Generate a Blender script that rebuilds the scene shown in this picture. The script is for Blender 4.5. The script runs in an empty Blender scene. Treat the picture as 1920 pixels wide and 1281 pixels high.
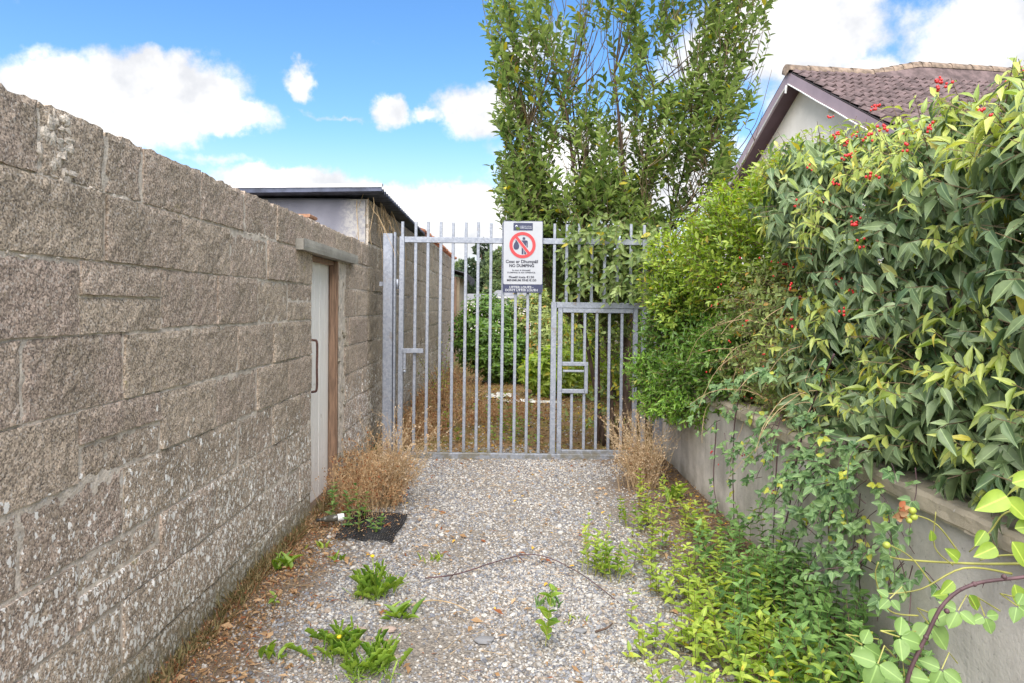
import bpy, math, random
import numpy as np
from mathutils import Vector, noise, Matrix
random.seed(7)
RNG = np.random.default_rng(11)
R = math.radians
sc = bpy.context.scene
C = sc.collection
F, CX, CY, H = 1280.0, 955.0, 574.0, 1.6      # focal length in photo pixels, vanishing point, eye height

# ------------------------------------------------------------------ camera
cam = bpy.data.cameras.new('camera')
co = bpy.data.objects.new('camera', cam); C.objects.link(co); sc.camera = co
cam.sensor_width = 36; cam.lens = 24.0
cam.shift_x = 5 / 1920; cam.shift_y = -(640.5 - CY) / 1920
cam.clip_start = 0.05; cam.clip_end = 2000
co.location = (0, 0, H)
co.rotation_euler = (Matrix.Rotation(R(90), 4, 'X') @ Matrix.Rotation(R(0.35), 4, 'Z')).to_euler()
sc.render.resolution_x = 1024; sc.render.resolution_y = 683
sc.view_settings.view_transform = 'Standard'; sc.view_settings.look = 'None'
sc.view_settings.gamma = 1; sc.view_settings.use_curve_mapping = False
sc.view_settings.exposure = 1.25

# ------------------------------------------------------------------ sky and sun
SUN_DIR = Vector((-0.10, -0.78, 1.0)).normalized()          # towards the sun
elev = math.asin(SUN_DIR.z); azim = math.atan2(SUN_DIR.x, SUN_DIR.y)
w = bpy.data.worlds.new('World'); sc.world = w; w.use_nodes = True
nt = w.node_tree; nt.nodes.clear()
def N(nt, t, **k):
    n = nt.nodes.new(t)
    for a, b in k.items(): setattr(n, a, b)
    return n
def val(nt, x, sock):
    if isinstance(x, (int, float)): sock.default_value = x
    elif isinstance(x, (tuple, list)): sock.default_value = x
    else: nt.links.new(x, sock)
def M(nt, op, a, b=None, c=None, clamp=False):
    n = N(nt, 'ShaderNodeMath', operation=op, use_clamp=clamp)
    for i, x in enumerate((a, b, c)):
        if x is not None: val(nt, x, n.inputs[i])
    return n.outputs[0]
def MIX(nt, f, a, b, blend='MIX'):
    n = N(nt, 'ShaderNodeMix', data_type='RGBA', blend_type=blend)
    val(nt, f, n.inputs[0])
    for i, x in ((6, a), (7, b)):
        if isinstance(x, (tuple, list)) and len(x) == 3: x = (*x, 1)
        val(nt, x, n.inputs[i])
    return n.outputs[2]
def SMOOTH(nt, x, a, b, lo=0.0, hi=1.0):
    n = N(nt, 'ShaderNodeMapRange', interpolation_type='SMOOTHSTEP')
    val(nt, x, n.inputs[0]); n.inputs[1].default_value = a; n.inputs[2].default_value = b
    n.inputs[3].default_value = lo; n.inputs[4].default_value = hi
    return n.outputs[0]
def NOISE(nt, vec, scale, detail=3, rough=0.55, color=False):
    n = N(nt, 'ShaderNodeTexNoise'); n.inputs['Scale'].default_value = scale
    n.inputs['Detail'].default_value = detail; n.inputs['Roughness'].default_value = rough
    if vec is not None: nt.links.new(vec, n.inputs['Vector'])
    return n.outputs[1 if color else 0]
SKY_K = 0.10
sky = N(nt, 'ShaderNodeTexSky', sky_type='NISHITA'); sky.sun_disc = False
sky.sun_elevation = elev; sky.sun_rotation = azim; sky.air_density = 1.0; sky.dust_density = 0.3; sky.ozone_density = 2.0
hs = N(nt, 'ShaderNodeHueSaturation'); hs.inputs['Saturation'].default_value = 1.25; hs.inputs['Value'].default_value = 1.08
hs.inputs['Hue'].default_value = 0.502
nt.links.new(sky.outputs[0], hs.inputs['Color'])
tc = N(nt, 'ShaderNodeTexCoord'); sep = N(nt, 'ShaderNodeSeparateXYZ'); nt.links.new(tc.outputs['Generated'], sep.inputs[0])
az = M(nt, 'ARCTAN2', sep.outputs[0], sep.outputs[1]); el = M(nt, 'ARCSINE', sep.outputs[2])
wn = NOISE(nt, tc.outputs['Generated'], 6.0, 8, 0.6, True)
wn_s = N(nt, 'ShaderNodeSeparateXYZ'); nt.links.new(wn, wn_s.inputs[0])
fn = NOISE(nt, tc.outputs['Generated'], 26.0, 6, 0.62)
azw = M(nt, 'ADD', az, M(nt, 'MULTIPLY', M(nt, 'SUBTRACT', wn_s.outputs[0], 0.5), 0.16))
elw = M(nt, 'ADD', el, M(nt, 'MULTIPLY', M(nt, 'SUBTRACT', wn_s.outputs[1], 0.5), 0.13))
clouds = [  # centre px, centre py, half width, half height in photo pixels, density
    (170, 195, 300, 78, 1), (300, 165, 190, 66, 1), (400, 220, 150, 42, 1), (280, 130, 60, 42, 1), (40, 165, 130, 50, 1),
    (573, 152, 40, 30, .8), (727, 196, 38, 30, .8), (790, 204, 46, 20, .6), (895, 205, 85, 60, 1),
    (565, 350, 170, 34, 1), (820, 385, 170, 50, 1), (760, 440, 420, 50, .9), (400, 300, 160, 14, .35), (640, 205, 90, 9, .3),
    (1480, 70, 190, 110, 1), (1330, 120, 130, 90, .9), (1850, 90, 230, 120, 1), (1650, 170, 220, 70, 1), (1000, 90, 90, 55, .6),
    (1150, 330, 260, 120, .9), (2200, 150, 300, 160, 1)]
dens = None
for (px, py, hw, hh, dn) in clouds:
    a = math.atan((px - CX) / F); e = math.atan((CY - py) / math.hypot(F, px - CX))
    k = 1 / math.hypot(1, (px - CX) / F)
    u = M(nt, 'DIVIDE', M(nt, 'SUBTRACT', azw, a), hw / F * k * k); v = M(nt, 'DIVIDE', M(nt, 'SUBTRACT', elw, e), hh / F * k)
    d = M(nt, 'SQRT', M(nt, 'ADD', M(nt, 'MULTIPLY', u, u), M(nt, 'MULTIPLY', v, v)))
    b = M(nt, 'MULTIPLY', M(nt, 'SUBTRACT', 1.25, d), dn)
    dens = b if dens is None else M(nt, 'MAXIMUM', dens, b)
# cloud elsewhere in the sky, cover thickened out of view to warm the ambient light
gen = M(nt, 'MULTIPLY', M(nt, 'SUBTRACT', NOISE(nt, tc.outputs['Generated'], 2.2, 5, 0.5), 0.46), 7.0)
away = SMOOTH(nt, M(nt, 'ABSOLUTE', az), 0.72, 1.0)
up = SMOOTH(nt, el, 0.5, 0.75)
gen = M(nt, 'MULTIPLY', gen, M(nt, 'MAXIMUM', away, up))
dens = M(nt, 'MAXIMUM', dens, gen)
dens = M(nt, 'ADD', dens, M(nt, 'MULTIPLY', M(nt, 'SUBTRACT', fn, 0.5), 0.9))
cm = SMOOTH(nt, dens, 0.12, 0.62)
haze = SMOOTH(nt, el, 0.02, 0.26, 0.85, 0.0)
cl_n = SMOOTH(nt, NOISE(nt, tc.outputs['Generated'], 9.0, 5, 0.6), 0.3, 0.7)
ccol = MIX(nt, cl_n, (3.5, 3.55, 3.7), (6.2, 6.05, 5.8))
c1 = MIX(nt, haze, hs.outputs[0], (3.9, 4.2, 4.55))
c2 = MIX(nt, M(nt, 'MULTIPLY', cm, 0.97), c1, ccol)
bg = N(nt, 'ShaderNodeBackground'); bg.inputs[1].default_value = SKY_K
nt.links.new(c2, bg.inputs[0])
wo = N(nt, 'ShaderNodeOutputWorld'); nt.links.new(bg.outputs[0], wo.inputs[0])
sl = bpy.data.lights.new('sun', 'SUN'); sl.energy = 3.6; sl.angle = R(76); sl.color = (1.0, 0.95, 0.87)
so = bpy.data.objects.new('sun', sl); C.objects.link(so); so.location = (3, -5, 12)
so.rotation_euler = (-SUN_DIR).to_track_quat('-Z', 'Y').to_euler()

# ------------------------------------------------------------------ object helpers
def new_obj(name, data, parent=None):
    o = bpy.data.objects.new(name, data); C.objects.link(o)
    if parent is not None: o.parent = parent
    return o
def tag(o, label=None, cat=None, group=None, kind=None):
    if label: o['label'] = label
    if cat: o['category'] = cat
    if group: o['group'] = group
    if kind: o['kind'] = kind
    return o
def thing(name, label, cat, loc=(0, 0, 0), group=None):
    o = new_obj(name, None); o.location = loc; o.empty_display_size = 0.1
    return tag(o, label, cat, group)
def world_loc(o):
    v = Vector(o.location)
    while o.parent is not None:
        o = o.parent; v += Vector(o.location)
    return v
class MB:
    def __init__(s): s.v = []; s.f = []; s.sm = False
    def add(s, vs, fs):
        n = len(s.v); s.v += [tuple(v) for v in vs]; s.f += [tuple(i + n for i in f) for f in fs]
    def box(s, x0, x1, y0, y1, z0, z1):
        s.add([(x, y, z) for x in (x0, x1) for y in (y0, y1) for z in (z0, z1)],
              [(0, 1, 3, 2), (4, 6, 7, 5), (0, 4, 5, 1), (2, 3, 7, 6), (0, 2, 6, 4), (1, 5, 7, 3)])
    def bbox(s, x0, x1, y0, y1, z0, z1, b=0.003):
        """box with chamfered long edges (8 gon section along the longest axis)"""
        dx, dy, dz = x1 - x0, y1 - y0, z1 - z0
        ax = max(range(3), key=lambda i: (dx, dy, dz)[i])
        lo = [x0, y0, z0]; hi = [x1, y1, z1]; o = [i for i in range(3) if i != ax]
        a0, a1 = lo[o[0]], hi[o[0]]; b0, b1 = lo[o[1]], hi[o[1]]
        ring = [(a0 + b, b0), (a1 - b, b0), (a1, b0 + b), (a1, b1 - b), (a1 - b, b1), (a0 + b, b1), (a0, b1 - b), (a0, b0 + b)]
        vs = []
        for t in (lo[ax], hi[ax]):
            for (p, q) in ring:
                c = [0, 0, 0]; c[ax] = t; c[o[0]] = p; c[o[1]] = q; vs.append(c)
        fs = [(i, (i + 1) % 8, 8 + (i + 1) % 8, 8 + i) for i in range(8)] + [tuple(range(7, -1, -1)), tuple(range(8, 16))]
        if ax == 1: fs = [tuple(reversed(f)) for f in fs]
        s.add(vs, fs)
    def tube(s, pts, r0, r1=None, k=6, cap=True):
        if r1 is None: r1 = r0
        pts = [Vector(p) for p in pts]; n = len(pts); vs = []
        ref = Vector((0.31, 0.17, 0.93)).normalized()
        for i, p in enumerate(pts):
            d = (pts[min(i + 1, n - 1)] - pts[max(i - 1, 0)])
            if d.length < 1e-9: d = Vector((0, 0, 1))
            d.normalize(); a = d.cross(ref)
            if a.length < 0.15: a = d.cross(Vector((1, 0, 0)))
            a.normalize(); b = d.cross(a); r = r0 + (r1 - r0) * i / max(1, n - 1)
            for j in range(k):
                t = 2 * math.pi * j / k
                vs.append(p + a * (r * math.cos(t)) + b * (r * math.sin(t)))
        fs = [(i * k + j, i * k + (j + 1) % k, (i + 1) * k + (j + 1) % k, (i + 1) * k + j) for i in range(n - 1) for j in range(k)]
        if cap and k > 2: fs += [tuple(range(k - 1, -1, -1)), tuple(range((n - 1) * k, n * k))]
        s.add(vs, fs)
    def grid(s, fn, nu, nv):
        vs = [fn(i / nu, j / nv) for i in range(nu + 1) for j in range(nv + 1)]
        fs = [(i * (nv + 1) + j, (i + 1) * (nv + 1) + j, (i + 1) * (nv + 1) + j + 1, i * (nv + 1) + j + 1) for i in range(nu) for j in range(nv)]
        s.add(vs, fs)
    def blob(s, c, rx, ry=None, rz=None, seg=8, rings=5, jit=0.0):
        ry = ry or rx; rz = rz or rx; vs = []; c = Vector(c)
        for i in range(rings + 1):
            th = math.pi * i / rings
            for j in range(seg):
                ph = 2 * math.pi * j / seg; q = 1 + random.uniform(-jit, jit)
                vs.append(c + Vector((rx * math.sin(th) * math.cos(ph) * q, ry * math.sin(th) * math.sin(ph) * q, rz * math.cos(th) * q)))
        s.add(vs, [(i * seg + j, (i + 1) * seg + j, (i + 1) * seg + (j + 1) % seg, i * seg + (j + 1) % seg) for i in range(rings) for j in range(seg)])
    def build(s, name, mat, parent=None, smooth=False, kind=None, origin=None, label=None):
        pl = world_loc(parent) if parent is not None else Vector((0, 0, 0))
        og = Vector(origin) if origin is not None else pl
        me = bpy.data.meshes.new(name)
        me.from_pydata([(v[0] - og.x, v[1] - og.y, v[2] - og.z) for v in s.v], [], s.f)
        if smooth: me.polygons.foreach_set('use_smooth', [True] * len(me.polygons))
        me.materials.append(mat)
        o = new_obj(name, me, parent); o.location = og - pl
        if kind: o['kind'] = kind
        if label: o['label'] = label
        return o
def W(px, py, Y): return Vector(((px - CX) * Y / F, Y, H - (py - CY) * Y / F))
def WX(px, py, X):
    Y = F * X / (px - CX); return Vector((X, Y, H - (py - CY) * Y / F))
def G(px, py, z=0.0):
    Y = F * (H - z) / (py - CY); return Vector(((px - CX) * Y / F, Y, z))
def smooth_path(pts, n=6):
    pts = [Vector(p) for p in pts]; out = []
    for i in range(len(pts) - 1):
        p0 = pts[max(0, i - 1)]; p1 = pts[i]; p2 = pts[i + 1]; p3 = pts[min(len(pts) - 1, i + 2)]
        for j in range(n):
            t = j / n
            out.append(0.5 * ((2 * p1) + (p2 - p0) * t + (2 * p0 - 5 * p1 + 4 * p2 - p3) * t * t + (3 * p1 - p0 - 3 * p2 + p3) * t ** 3))
    out.append(pts[-1]); return out

# ------------------------------------------------------------------ materials
def mat(name):
    m = bpy.data.materials.new(name); m.use_nodes = True; n = m.node_tree; n.nodes.clear()
    out = N(n, 'ShaderNodeOutputMaterial'); b = N(n, 'ShaderNodeBsdfPrincipled'); n.links.new(b.outputs[0], out.inputs[0])
    return m, n, b, out
def pos(n): return N(n, 'ShaderNodeNewGeometry').outputs['Position']
def sxyz(n, v):
    s = N(n, 'ShaderNodeSeparateXYZ'); n.links.new(v, s.inputs[0]); return s.outputs
def scalev(n, v, sc3):
    m = N(n, 'ShaderNodeMapping'); n.links.new(v, m.inputs[0]); m.inputs['Scale'].default_value = sc3; return m.outputs[0]
def bump(n, b, h, strength=0.5, dist=0.01, prev=None):
    bn = N(n, 'ShaderNodeBump'); bn.inputs['Strength'].default_value = strength; bn.inputs['Distance'].default_value = dist
    n.links.new(h, bn.inputs['Height'])
    if prev is not None: n.links.new(prev, bn.inputs['Normal'])
    n.links.new(bn.outputs[0], b.inputs['Normal']); return bn.outputs[0]
def simple(name, col, rough=0.7, metal=0.0, var=0.15, scale=20, bmp=0.0, spec=0.4, stretch=(1, 1, 1)):
    m, n, b, _ = mat(name); p = scalev(n, pos(n), stretch)
    f = NOISE(n, p, scale, 5, 0.6)
    c = MIX(n, SMOOTH(n, f, 0.3, 0.7), tuple(x * (1 - var) for x in col), tuple(min(1, x * (1 + var)) for x in col))
    n.links.new(c, b.inputs['Base Color']); b.inputs['Roughness'].default_value = rough; b.inputs['Metallic'].default_value = metal
    b.inputs['Specular IOR Level'].default_value = spec
    if bmp: bump(n, b, f, bmp, 0.01)
    return m
def block_mat(name, base_a, base_b, lichen=1.0, grit=1.0):
    m, n, b, _ = mat(name); p = pos(n); s = sxyz(n, p)
    oi = N(n, 'ShaderNodeObjectInfo')
    v = N(n, 'ShaderNodeTexVoronoi'); v.inputs['Scale'].default_value = 165; n.links.new(p, v.inputs['Vector'])
    v.inputs['Randomness'].default_value = 1
    vc = sxyz(n, v.outputs['Color'])
    g1 = NOISE(n, p, 190, 4, 0.7); g2 = NOISE(n, p, 95, 4, 0.75); g3 = NOISE(n, p, 5, 5, 0.6); g4 = NOISE(n, p, 1.7, 3, 0.5)
    base = MIX(n, oi.outputs['Random'], base_a, base_b)
    base = MIX(n, SMOOTH(n, g3, 0.35, 0.7), base, tuple(x * 0.66 for x in base_a))
    grain = SMOOTH(n, M(n, 'ADD', M(n, 'MULTIPLY', vc[0], 0.5), M(n, 'MULTIPLY', g1, 0.5)), 0.2, 0.85, 0.55, 1.65)
    hv = N(n, 'ShaderNodeHueSaturation'); n.links.new(base, hv.inputs['Color']); n.links.new(grain, hv.inputs['Value'])
    c = hv.outputs[0]
    pits = SMOOTH(n, g2, 0.34, 0.46, 1, 0)
    c = MIX(n, M(n, 'MULTIPLY', pits, 0.7), c, (0.055, 0.045, 0.038))
    # pale grains and warm grains
    c = MIX(n, SMOOTH(n, vc[1], 0.86, 0.93, 0, 0.6), c, (0.62, 0.56, 0.5))
    c = MIX(n, SMOOTH(n, vc[2], 0.9, 0.95, 0, 0.5), c, (0.07, 0.065, 0.07))
    # white lichen, thick low on the wall, runs downwards
    pl = scalev(n, p, (1, 1, 0.62))
    lz = SMOOTH(n, M(n, 'ADD', s[2], M(n, 'MULTIPLY', M(n, 'SUBTRACT', g4, 0.5), 0.9)), 0.25, 1.25, 1, -.25)
    l2 = NOISE(n, p, 7, 3, 0.6)
    wob = N(n, 'ShaderNodeTexNoise'); wob.inputs['Scale'].default_value = 70; n.links.new(p, wob.inputs['Vector'])
    va = N(n, 'ShaderNodeVectorMath', operation='MULTIPLY_ADD'); n.links.new(wob.outputs[1], va.inputs[0]); va.inputs[1].default_value = (0.022, 0.022, 0.022); n.links.new(pl, va.inputs[2])
    lm = None
    for sc_, rad, wt in ((36, 0.30, .95), (74, 0.34, 1.15)):
        v2 = N(n, 'ShaderNodeTexVoronoi'); v2.inputs['Scale'].default_value = sc_; n.links.new(va.outputs[0], v2.inputs['Vector']); c2 = sxyz(n, v2.outputs['Color'])
        amount = M(n, 'ADD', M(n, 'MULTIPLY', lz, wt * lichen), M(n, 'MULTIPLY', M(n, 'SUBTRACT', l2, 0.5), 0.9))
        on = M(n, 'GREATER_THAN', M(n, 'ADD', amount, 0.06), c2[0])
        rr = M(n, 'MULTIPLY', c2[1], rad); rr = M(n, 'ADD', rr, 0.16)
        dot = SMOOTH(n, M(n, 'SUBTRACT', rr, v2.outputs['Distance']), 0.0, 0.07)
        dot = M(n, 'MULTIPLY', dot, on); lm = dot if lm is None else M(n, 'MAXIMUM', lm, dot)
    c = MIX(n, M(n, 'MULTIPLY', lm, 0.95), c, (0.86, 0.84, 0.80))
    # yellow lichen and green near the ground
    yl = M(n, 'MULTIPLY', SMOOTH(n, NOISE(n, p, 9, 4, 0.65), 0.66, 0.74), 0.5)
    c = MIX(n, yl, c, (0.30, 0.25, 0.08))
    gz = SMOOTH(n, M(n, 'ADD', s[2], M(n, 'MULTIPLY', M(n, 'SUBTRACT', g3, 0.5), 0.5)), 0.02, 0.32, 0.6, 0)
    c = MIX(n, gz, c, (0.14, 0.13, 0.06))
    n.links.new(c, b.inputs['Base Color']); b.inputs['Roughness'].default_value = 0.95; b.inputs['Specular IOR Level'].default_value = 0.15
    hgt = M(n, 'ADD', M(n, 'MULTIPLY', g1, 0.35), M(n, 'ADD', M(n, 'MULTIPLY', g2, 0.9), M(n, 'MULTIPLY', v.outputs['Distance'], -0.3)))
    bump(n, b, hgt, 0.42 * grit, 0.005)
    return m
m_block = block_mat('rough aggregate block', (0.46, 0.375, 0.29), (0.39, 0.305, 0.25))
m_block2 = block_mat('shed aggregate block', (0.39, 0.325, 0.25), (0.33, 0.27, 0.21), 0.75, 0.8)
def mortar_mat(name, col):
    m, n, b, _ = mat(name); p = pos(n); s = sxyz(n, p)
    f = NOISE(n, p, 16, 6, 0.65); g = NOISE(n, p, 90, 4, 0.6)
    c = MIX(n, SMOOTH(n, f, 0.3, 0.7), tuple(x * 0.62 for x in col), tuple(x * 1.1 for x in col))
    c = MIX(n, SMOOTH(n, g, 0.3, 0.45, 0.5, 0), c, (0.08, 0.07, 0.06))
    c = MIX(n, SMOOTH(n, NOISE(n, p, 28, 3), 0.62, 0.68, 0, 0.7), c, (0.62, 0.6, 0.56))
    c = MIX(n, SMOOTH(n, s[2], 0.02, 0.35, 0.55, 0), c, (0.14, 0.13, 0.06))
    n.links.new(c, b.inputs['Base Color']); b.inputs['Roughness'].default_value = 0.95; b.inputs['Specular IOR Level'].default_value = 0.2
    bump(n, b, M(n, 'ADD', f, M(n, 'MULTIPLY', g, 0.4)), 0.9, 0.015); return m
m_mortar = mortar_mat('weathered mortar', (0.70, 0.62, 0.53))
m_rubble = mortar_mat('broken mortar rubble', (0.36, 0.32, 0.25))
def concrete_mat(name, col, streak=0.5):
    m, n, b, _ = mat(name); p = pos(n); s = sxyz(n, p)
    f = NOISE(n, p, 3.2, 6, 0.6); g = NOISE(n, p, 55, 5, 0.6); st = NOISE(n, scalev(n, p, (5, 5, 0.5)), 3, 4, 0.6)
    c = MIX(n, SMOOTH(n, f, 0.3, 0.7), tuple(x * 0.7 for x in col), tuple(x * 1.15 for x in col))
    c = MIX(n, SMOOTH(n, st, 0.5, 0.75, 0, streak), c, tuple(x * 0.45 for x in col))
    c = MIX(n, SMOOTH(n, g, 0.28, 0.4, 0.45, 0), c, (0.08, 0.075, 0.07))
    c = MIX(n, SMOOTH(n, NOISE(n, p, 22, 4, 0.65), 0.64, 0.7, 0, 0.5), c, (0.55, 0.53, 0.5))
    c = MIX(n, SMOOTH(n, M(n, 'ADD', s[2], M(n, 'MULTIPLY', f, 0.4)), 0.15, 0.5, 0.5, 0), c, (0.13, 0.12, 0.07))
    n.links.new(c, b.inputs['Base Color']); b.inputs['Roughness'].default_value = 0.9; b.inputs['Specular IOR Level'].default_value = 0.25
    bump(n, b, M(n, 'ADD', M(n, 'MULTIPLY', g, 0.6), f), 0.45, 0.012); return m
m_conc = concrete_mat('grey retaining concrete', (0.52, 0.485, 0.44), .35)
m_coping = concrete_mat('weathered coping stone', (0.37, 0.32, 0.24), 0.3)
m_lintel = concrete_mat('cast concrete lintel', (0.36, 0.34, 0.30), 0.2)
def render_wall_mat():
    m, n, b, _ = mat('blue grey painted render'); p = pos(n); s = sxyz(n, p)
    f = NOISE(n, p, 4, 6, 0.6); g = NOISE(n, p, 30, 5, 0.7)
    c = MIX(n, SMOOTH(n, f, 0.3, 0.7), (0.17, 0.17, 0.21), (0.22, 0.22, 0.265))
    pm = M(n, 'MULTIPLY', SMOOTH(n, M(n, 'ADD', s[0], M(n, 'MULTIPLY', M(n, 'SUBTRACT', f, 0.5), 0.5)), -1.85, -1.62), SMOOTH(n, g, 0.38, 0.6, 0.25, 0.85))
    c = MIX(n, pm, c, (0.44, 0.42, 0.40))
    n.links.new(c, b.inputs['Base Color']); b.inputs['Roughness'].default_value = 0.85
    bump(n, b, g, 0.3, 0.01); return m
m_shedfront = render_wall_mat()
def galv_mat():
    m, n, b, _ = mat('galvanised steel'); p = pos(n); s = sxyz(n, p)
    v = N(n, 'ShaderNodeTexVoronoi'); v.inputs['Scale'].default_value = 55; n.links.new(p, v.inputs['Vector'])
    vc = sxyz(n, v.outputs['Color'])
    f = NOISE(n, p, 12, 5, 0.6)
    c = MIX(n, vc[0], (0.23, 0.25, 0.30), (0.33, 0.35, 0.40))
    c = MIX(n, SMOOTH(n, f, 0.55, 0.75, 0, 0.5), c, (0.22, 0.22, 0.25))
    c = MIX(n, SMOOTH(n, NOISE(n, p, 7, 5, 0.7), 0.58, 0.70, 0, 0.6), c, (0.20, 0.14, 0.09))
    c = MIX(n, M(n, 'MULTIPLY', SMOOTH(n, s[2], 0.05, 0.14, 1, 0), SMOOTH(n, f, 0.4, 0.6, 0.1, 0.75)), c, (0.16, 0.14, 0.09))
    n.links.new(c, b.inputs['Base Color']); b.inputs['Metallic'].default_value = 0.35
    b.inputs['Roughness'].default_value = 0.55; bump(n, b, f, 0.15, 0.004); return m
m_galv = galv_mat()
def door_mat():
    m, n, b, _ = mat('flaking white door paint'); p = pos(n); s = sxyz(n, p)
    st = NOISE(n, scalev(n, p, (30, 30, 1.2)), 3, 5, 0.6); f = NOISE(n, p, 7, 6, 0.7)
    c = MIX(n, SMOOTH(n, st, 0.35, 0.7), (0.90, 0.88, 0.85), (0.74, 0.71, 0.66))
    c = MIX(n, SMOOTH(n, M(n, 'ADD', f, M(n, 'MULTIPLY', s[2], -0.06)), 0.58, 0.66, 0, 0.7), c, (0.42, 0.38, 0.32))
    n.links.new(c, b.inputs['Base Color']); b.inputs['Roughness'].default_value = 0.65; bump(n, b, st, 0.3, 0.004); return m
m_door = door_mat()
m_frame = simple('brown stained timber', (0.24, 0.15, 0.10), 0.75, var=0.35, scale=5, bmp=0.3, stretch=(12, 12, 1))
m_rust = simple('rusted iron', (0.10, 0.05, 0.04), 0.8, var=0.4, scale=40, bmp=0.3)
m_corr = simple('dark blue corrugated sheet', (0.075, 0.085, 0.13), 0.6, 0.2, 0.35, 9, 0.1)
m_verge = simple('pale metal verge strip', (0.6, 0.59, 0.62), 0.6, 0.0, 0.2, 6)
m_clay = simple('orange clay tile', (0.32, 0.13, 0.07), 0.85, var=0.5, scale=8, bmp=0.3)
m_darkmetal = simple('dark sheet edge', (0.05, 0.045, 0.05), 0.7, var=0.3)
m_tile = simple('brown concrete roof tile', (0.12, 0.085, 0.085), 0.85, var=0.45, scale=5, bmp=0.4)
m_ridge = simple('lichened ridge tile', (0.20, 0.15, 0.115), 0.9, var=0.5, scale=9, bmp=0.4)
m_fascia = simple('mauve brown fascia board', (0.33, 0.25, 0.28), 0.45, var=0.08, scale=3)
m_soffit = simple('dark plum soffit', (0.10, 0.055, 0.07), 0.5, var=0.15, scale=3)
m_white = simple('off white render', (0.88, 0.83, 0.76), 0.85, var=0.06, scale=2.5, bmp=0.05)
m_whitep = simple('white plastic', (0.8, 0.8, 0.78), 0.4, var=0.05)
m_bark = simple('brown bark', (0.085, 0.055, 0.04), 0.9, var=0.5, scale=30, bmp=0.6, stretch=(1, 1, 0.3))
m_twig = simple('green brown twig', (0.13, 0.09, 0.05), 0.8, var=0.4, scale=12)
m_cane = simple('purple bramble cane', (0.085, 0.045, 0.05), 0.6, var=0.4, scale=15)
m_greencane = simple('yellow green rose stem', (0.28, 0.27, 0.07), 0.5, var=0.3, scale=15)
m_straw = simple('dead straw stem', (0.42, 0.30, 0.17), 0.85, var=0.35, scale=15)
m_berry = simple('red berry skin', (0.55, 0.02, 0.02), 0.3, var=0.2, scale=40, spec=0.6)
m_hip = simple('green rosehip', (0.28, 0.33, 0.05), 0.4, var=0.25, scale=50)
m_dryflower = simple('withered petal', (0.50, 0.27, 0.13), 0.8, var=0.35, scale=60)
m_mat = simple('black rubber mesh', (0.012, 0.012, 0.014), 0.6, var=0.3, scale=60)
m_plastic = simple('grubby white sheet', (0.55, 0.54, 0.5), 0.6, var=0.35, scale=12)
m_stone = simple('flat pinkish stone', (0.34, 0.26, 0.22), 0.8, var=0.2, scale=20, bmp=0.3)
m_brick = simple('orange brown brick', (0.30, 0.16, 0.10), 0.85, var=0.3, scale=30, bmp=0.3)
m_brickw = simple('whitewashed brick', (0.6, 0.52, 0.45), 0.85, var=0.2, scale=30, bmp=0.3)
m_beige = simple('beige rendered wall', (0.38, 0.31, 0.22), 0.9, var=0.2, scale=4, bmp=0.2)
m_slate = simple('far grey slates', (0.2, 0.2, 0.21), 0.8, var=0.2, scale=3)
m_glass = simple('far window glass', (0.10, 0.12, 0.14), 0.15, var=0.1)
m_yellow = simple('yellow petal', (0.75, 0.5, 0.02), 0.6, var=0.1)
m_sgn_w = simple('white sign face', (0.38, 0.39, 0.42), 0.4, var=0.03, scale=14)
m_sgn_b = simple('navy sign print', (0.035, 0.04, 0.085), 0.45, var=0.1)
m_sgn_k = simple('black sign print', (0.03, 0.03, 0.045), 0.45, var=0.1)
m_sgn_r = simple('red sign print', (0.50, 0.045, 0.05), 0.45, var=0.08)
m_sgn_g = simple('pale sign lettering', (0.6, 0.62, 0.68), 0.45, var=0.05)

def leaf_mat(name, dark, light, old=(0.5, 0.4, 0.05), oldf=0.04, rough=0.45, trans=0.3, rib=0.3, spec=0.5):
    """tint attribute: r random per leaf, g distance from midrib, b position along the leaf"""
    m, n, b, out = mat(name)
    at = N(n, 'ShaderNodeAttribute'); at.attribute_name = 'tint'; t = sxyz(n, at.outputs['Vector'])
    c = MIX(n, t[0], dark, light)
    c = MIX(n, SMOOTH(n, t[0], 1 - oldf - 0.004, 1 - oldf + 0.004), c, old)
    c = MIX(n, SMOOTH(n, t[1], 0.0, 0.12, rib, 0), c, tuple(min(1, x * 2.4 + 0.02) for x in light))
    f = NOISE(n, pos(n), 30, 4, 0.6)
    c = MIX(n, SMOOTH(n, f, 0.35, 0.7, 0, 0.3), c, tuple(x * 0.5 for x in dark))
    n.links.new(c, b.inputs['Base Color']); b.inputs['Roughness'].default_value = rough; b.inputs['Specular IOR Level'].default_value = spec
    tr = N(n, 'ShaderNodeBsdfTranslucent')
    hv = N(n, 'ShaderNodeHueSaturation'); n.links.new(c, hv.inputs['Color']); hv.inputs['Value'].default_value = 1.5; hv.inputs['Saturation'].default_value = 1.15
    n.links.new(hv.outputs[0], tr.inputs[0])
    mx = N(n, 'ShaderNodeMixShader'); mx.inputs[0].default_value = trans
    n.links.new(b.outputs[0], mx.inputs[1]); n.links.new(tr.outputs[0], mx.inputs[2]); n.links.new(mx.outputs[0], out.inputs[0])
    return m
L_willow = leaf_mat('willow leaf', (0.09, 0.155, 0.04), (0.34, 0.42, 0.14), (0.5, 0.42, 0.04), 0.03, 0.5, 0.35)
L_big = leaf_mat('leathery grey green leaf', (0.085, 0.15, 0.06), (0.30, 0.38, 0.18), (0.45, 0.40, 0.05), 0.03, 0.42, 0.22, 0.4)
L_bigtip = leaf_mat('young yellow green leaf', (0.26, 0.36, 0.08), (0.55, 0.58, 0.14), (0.60, 0.50, 0.08), 0.03, 0.4, 0.3, 0.3)
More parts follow.
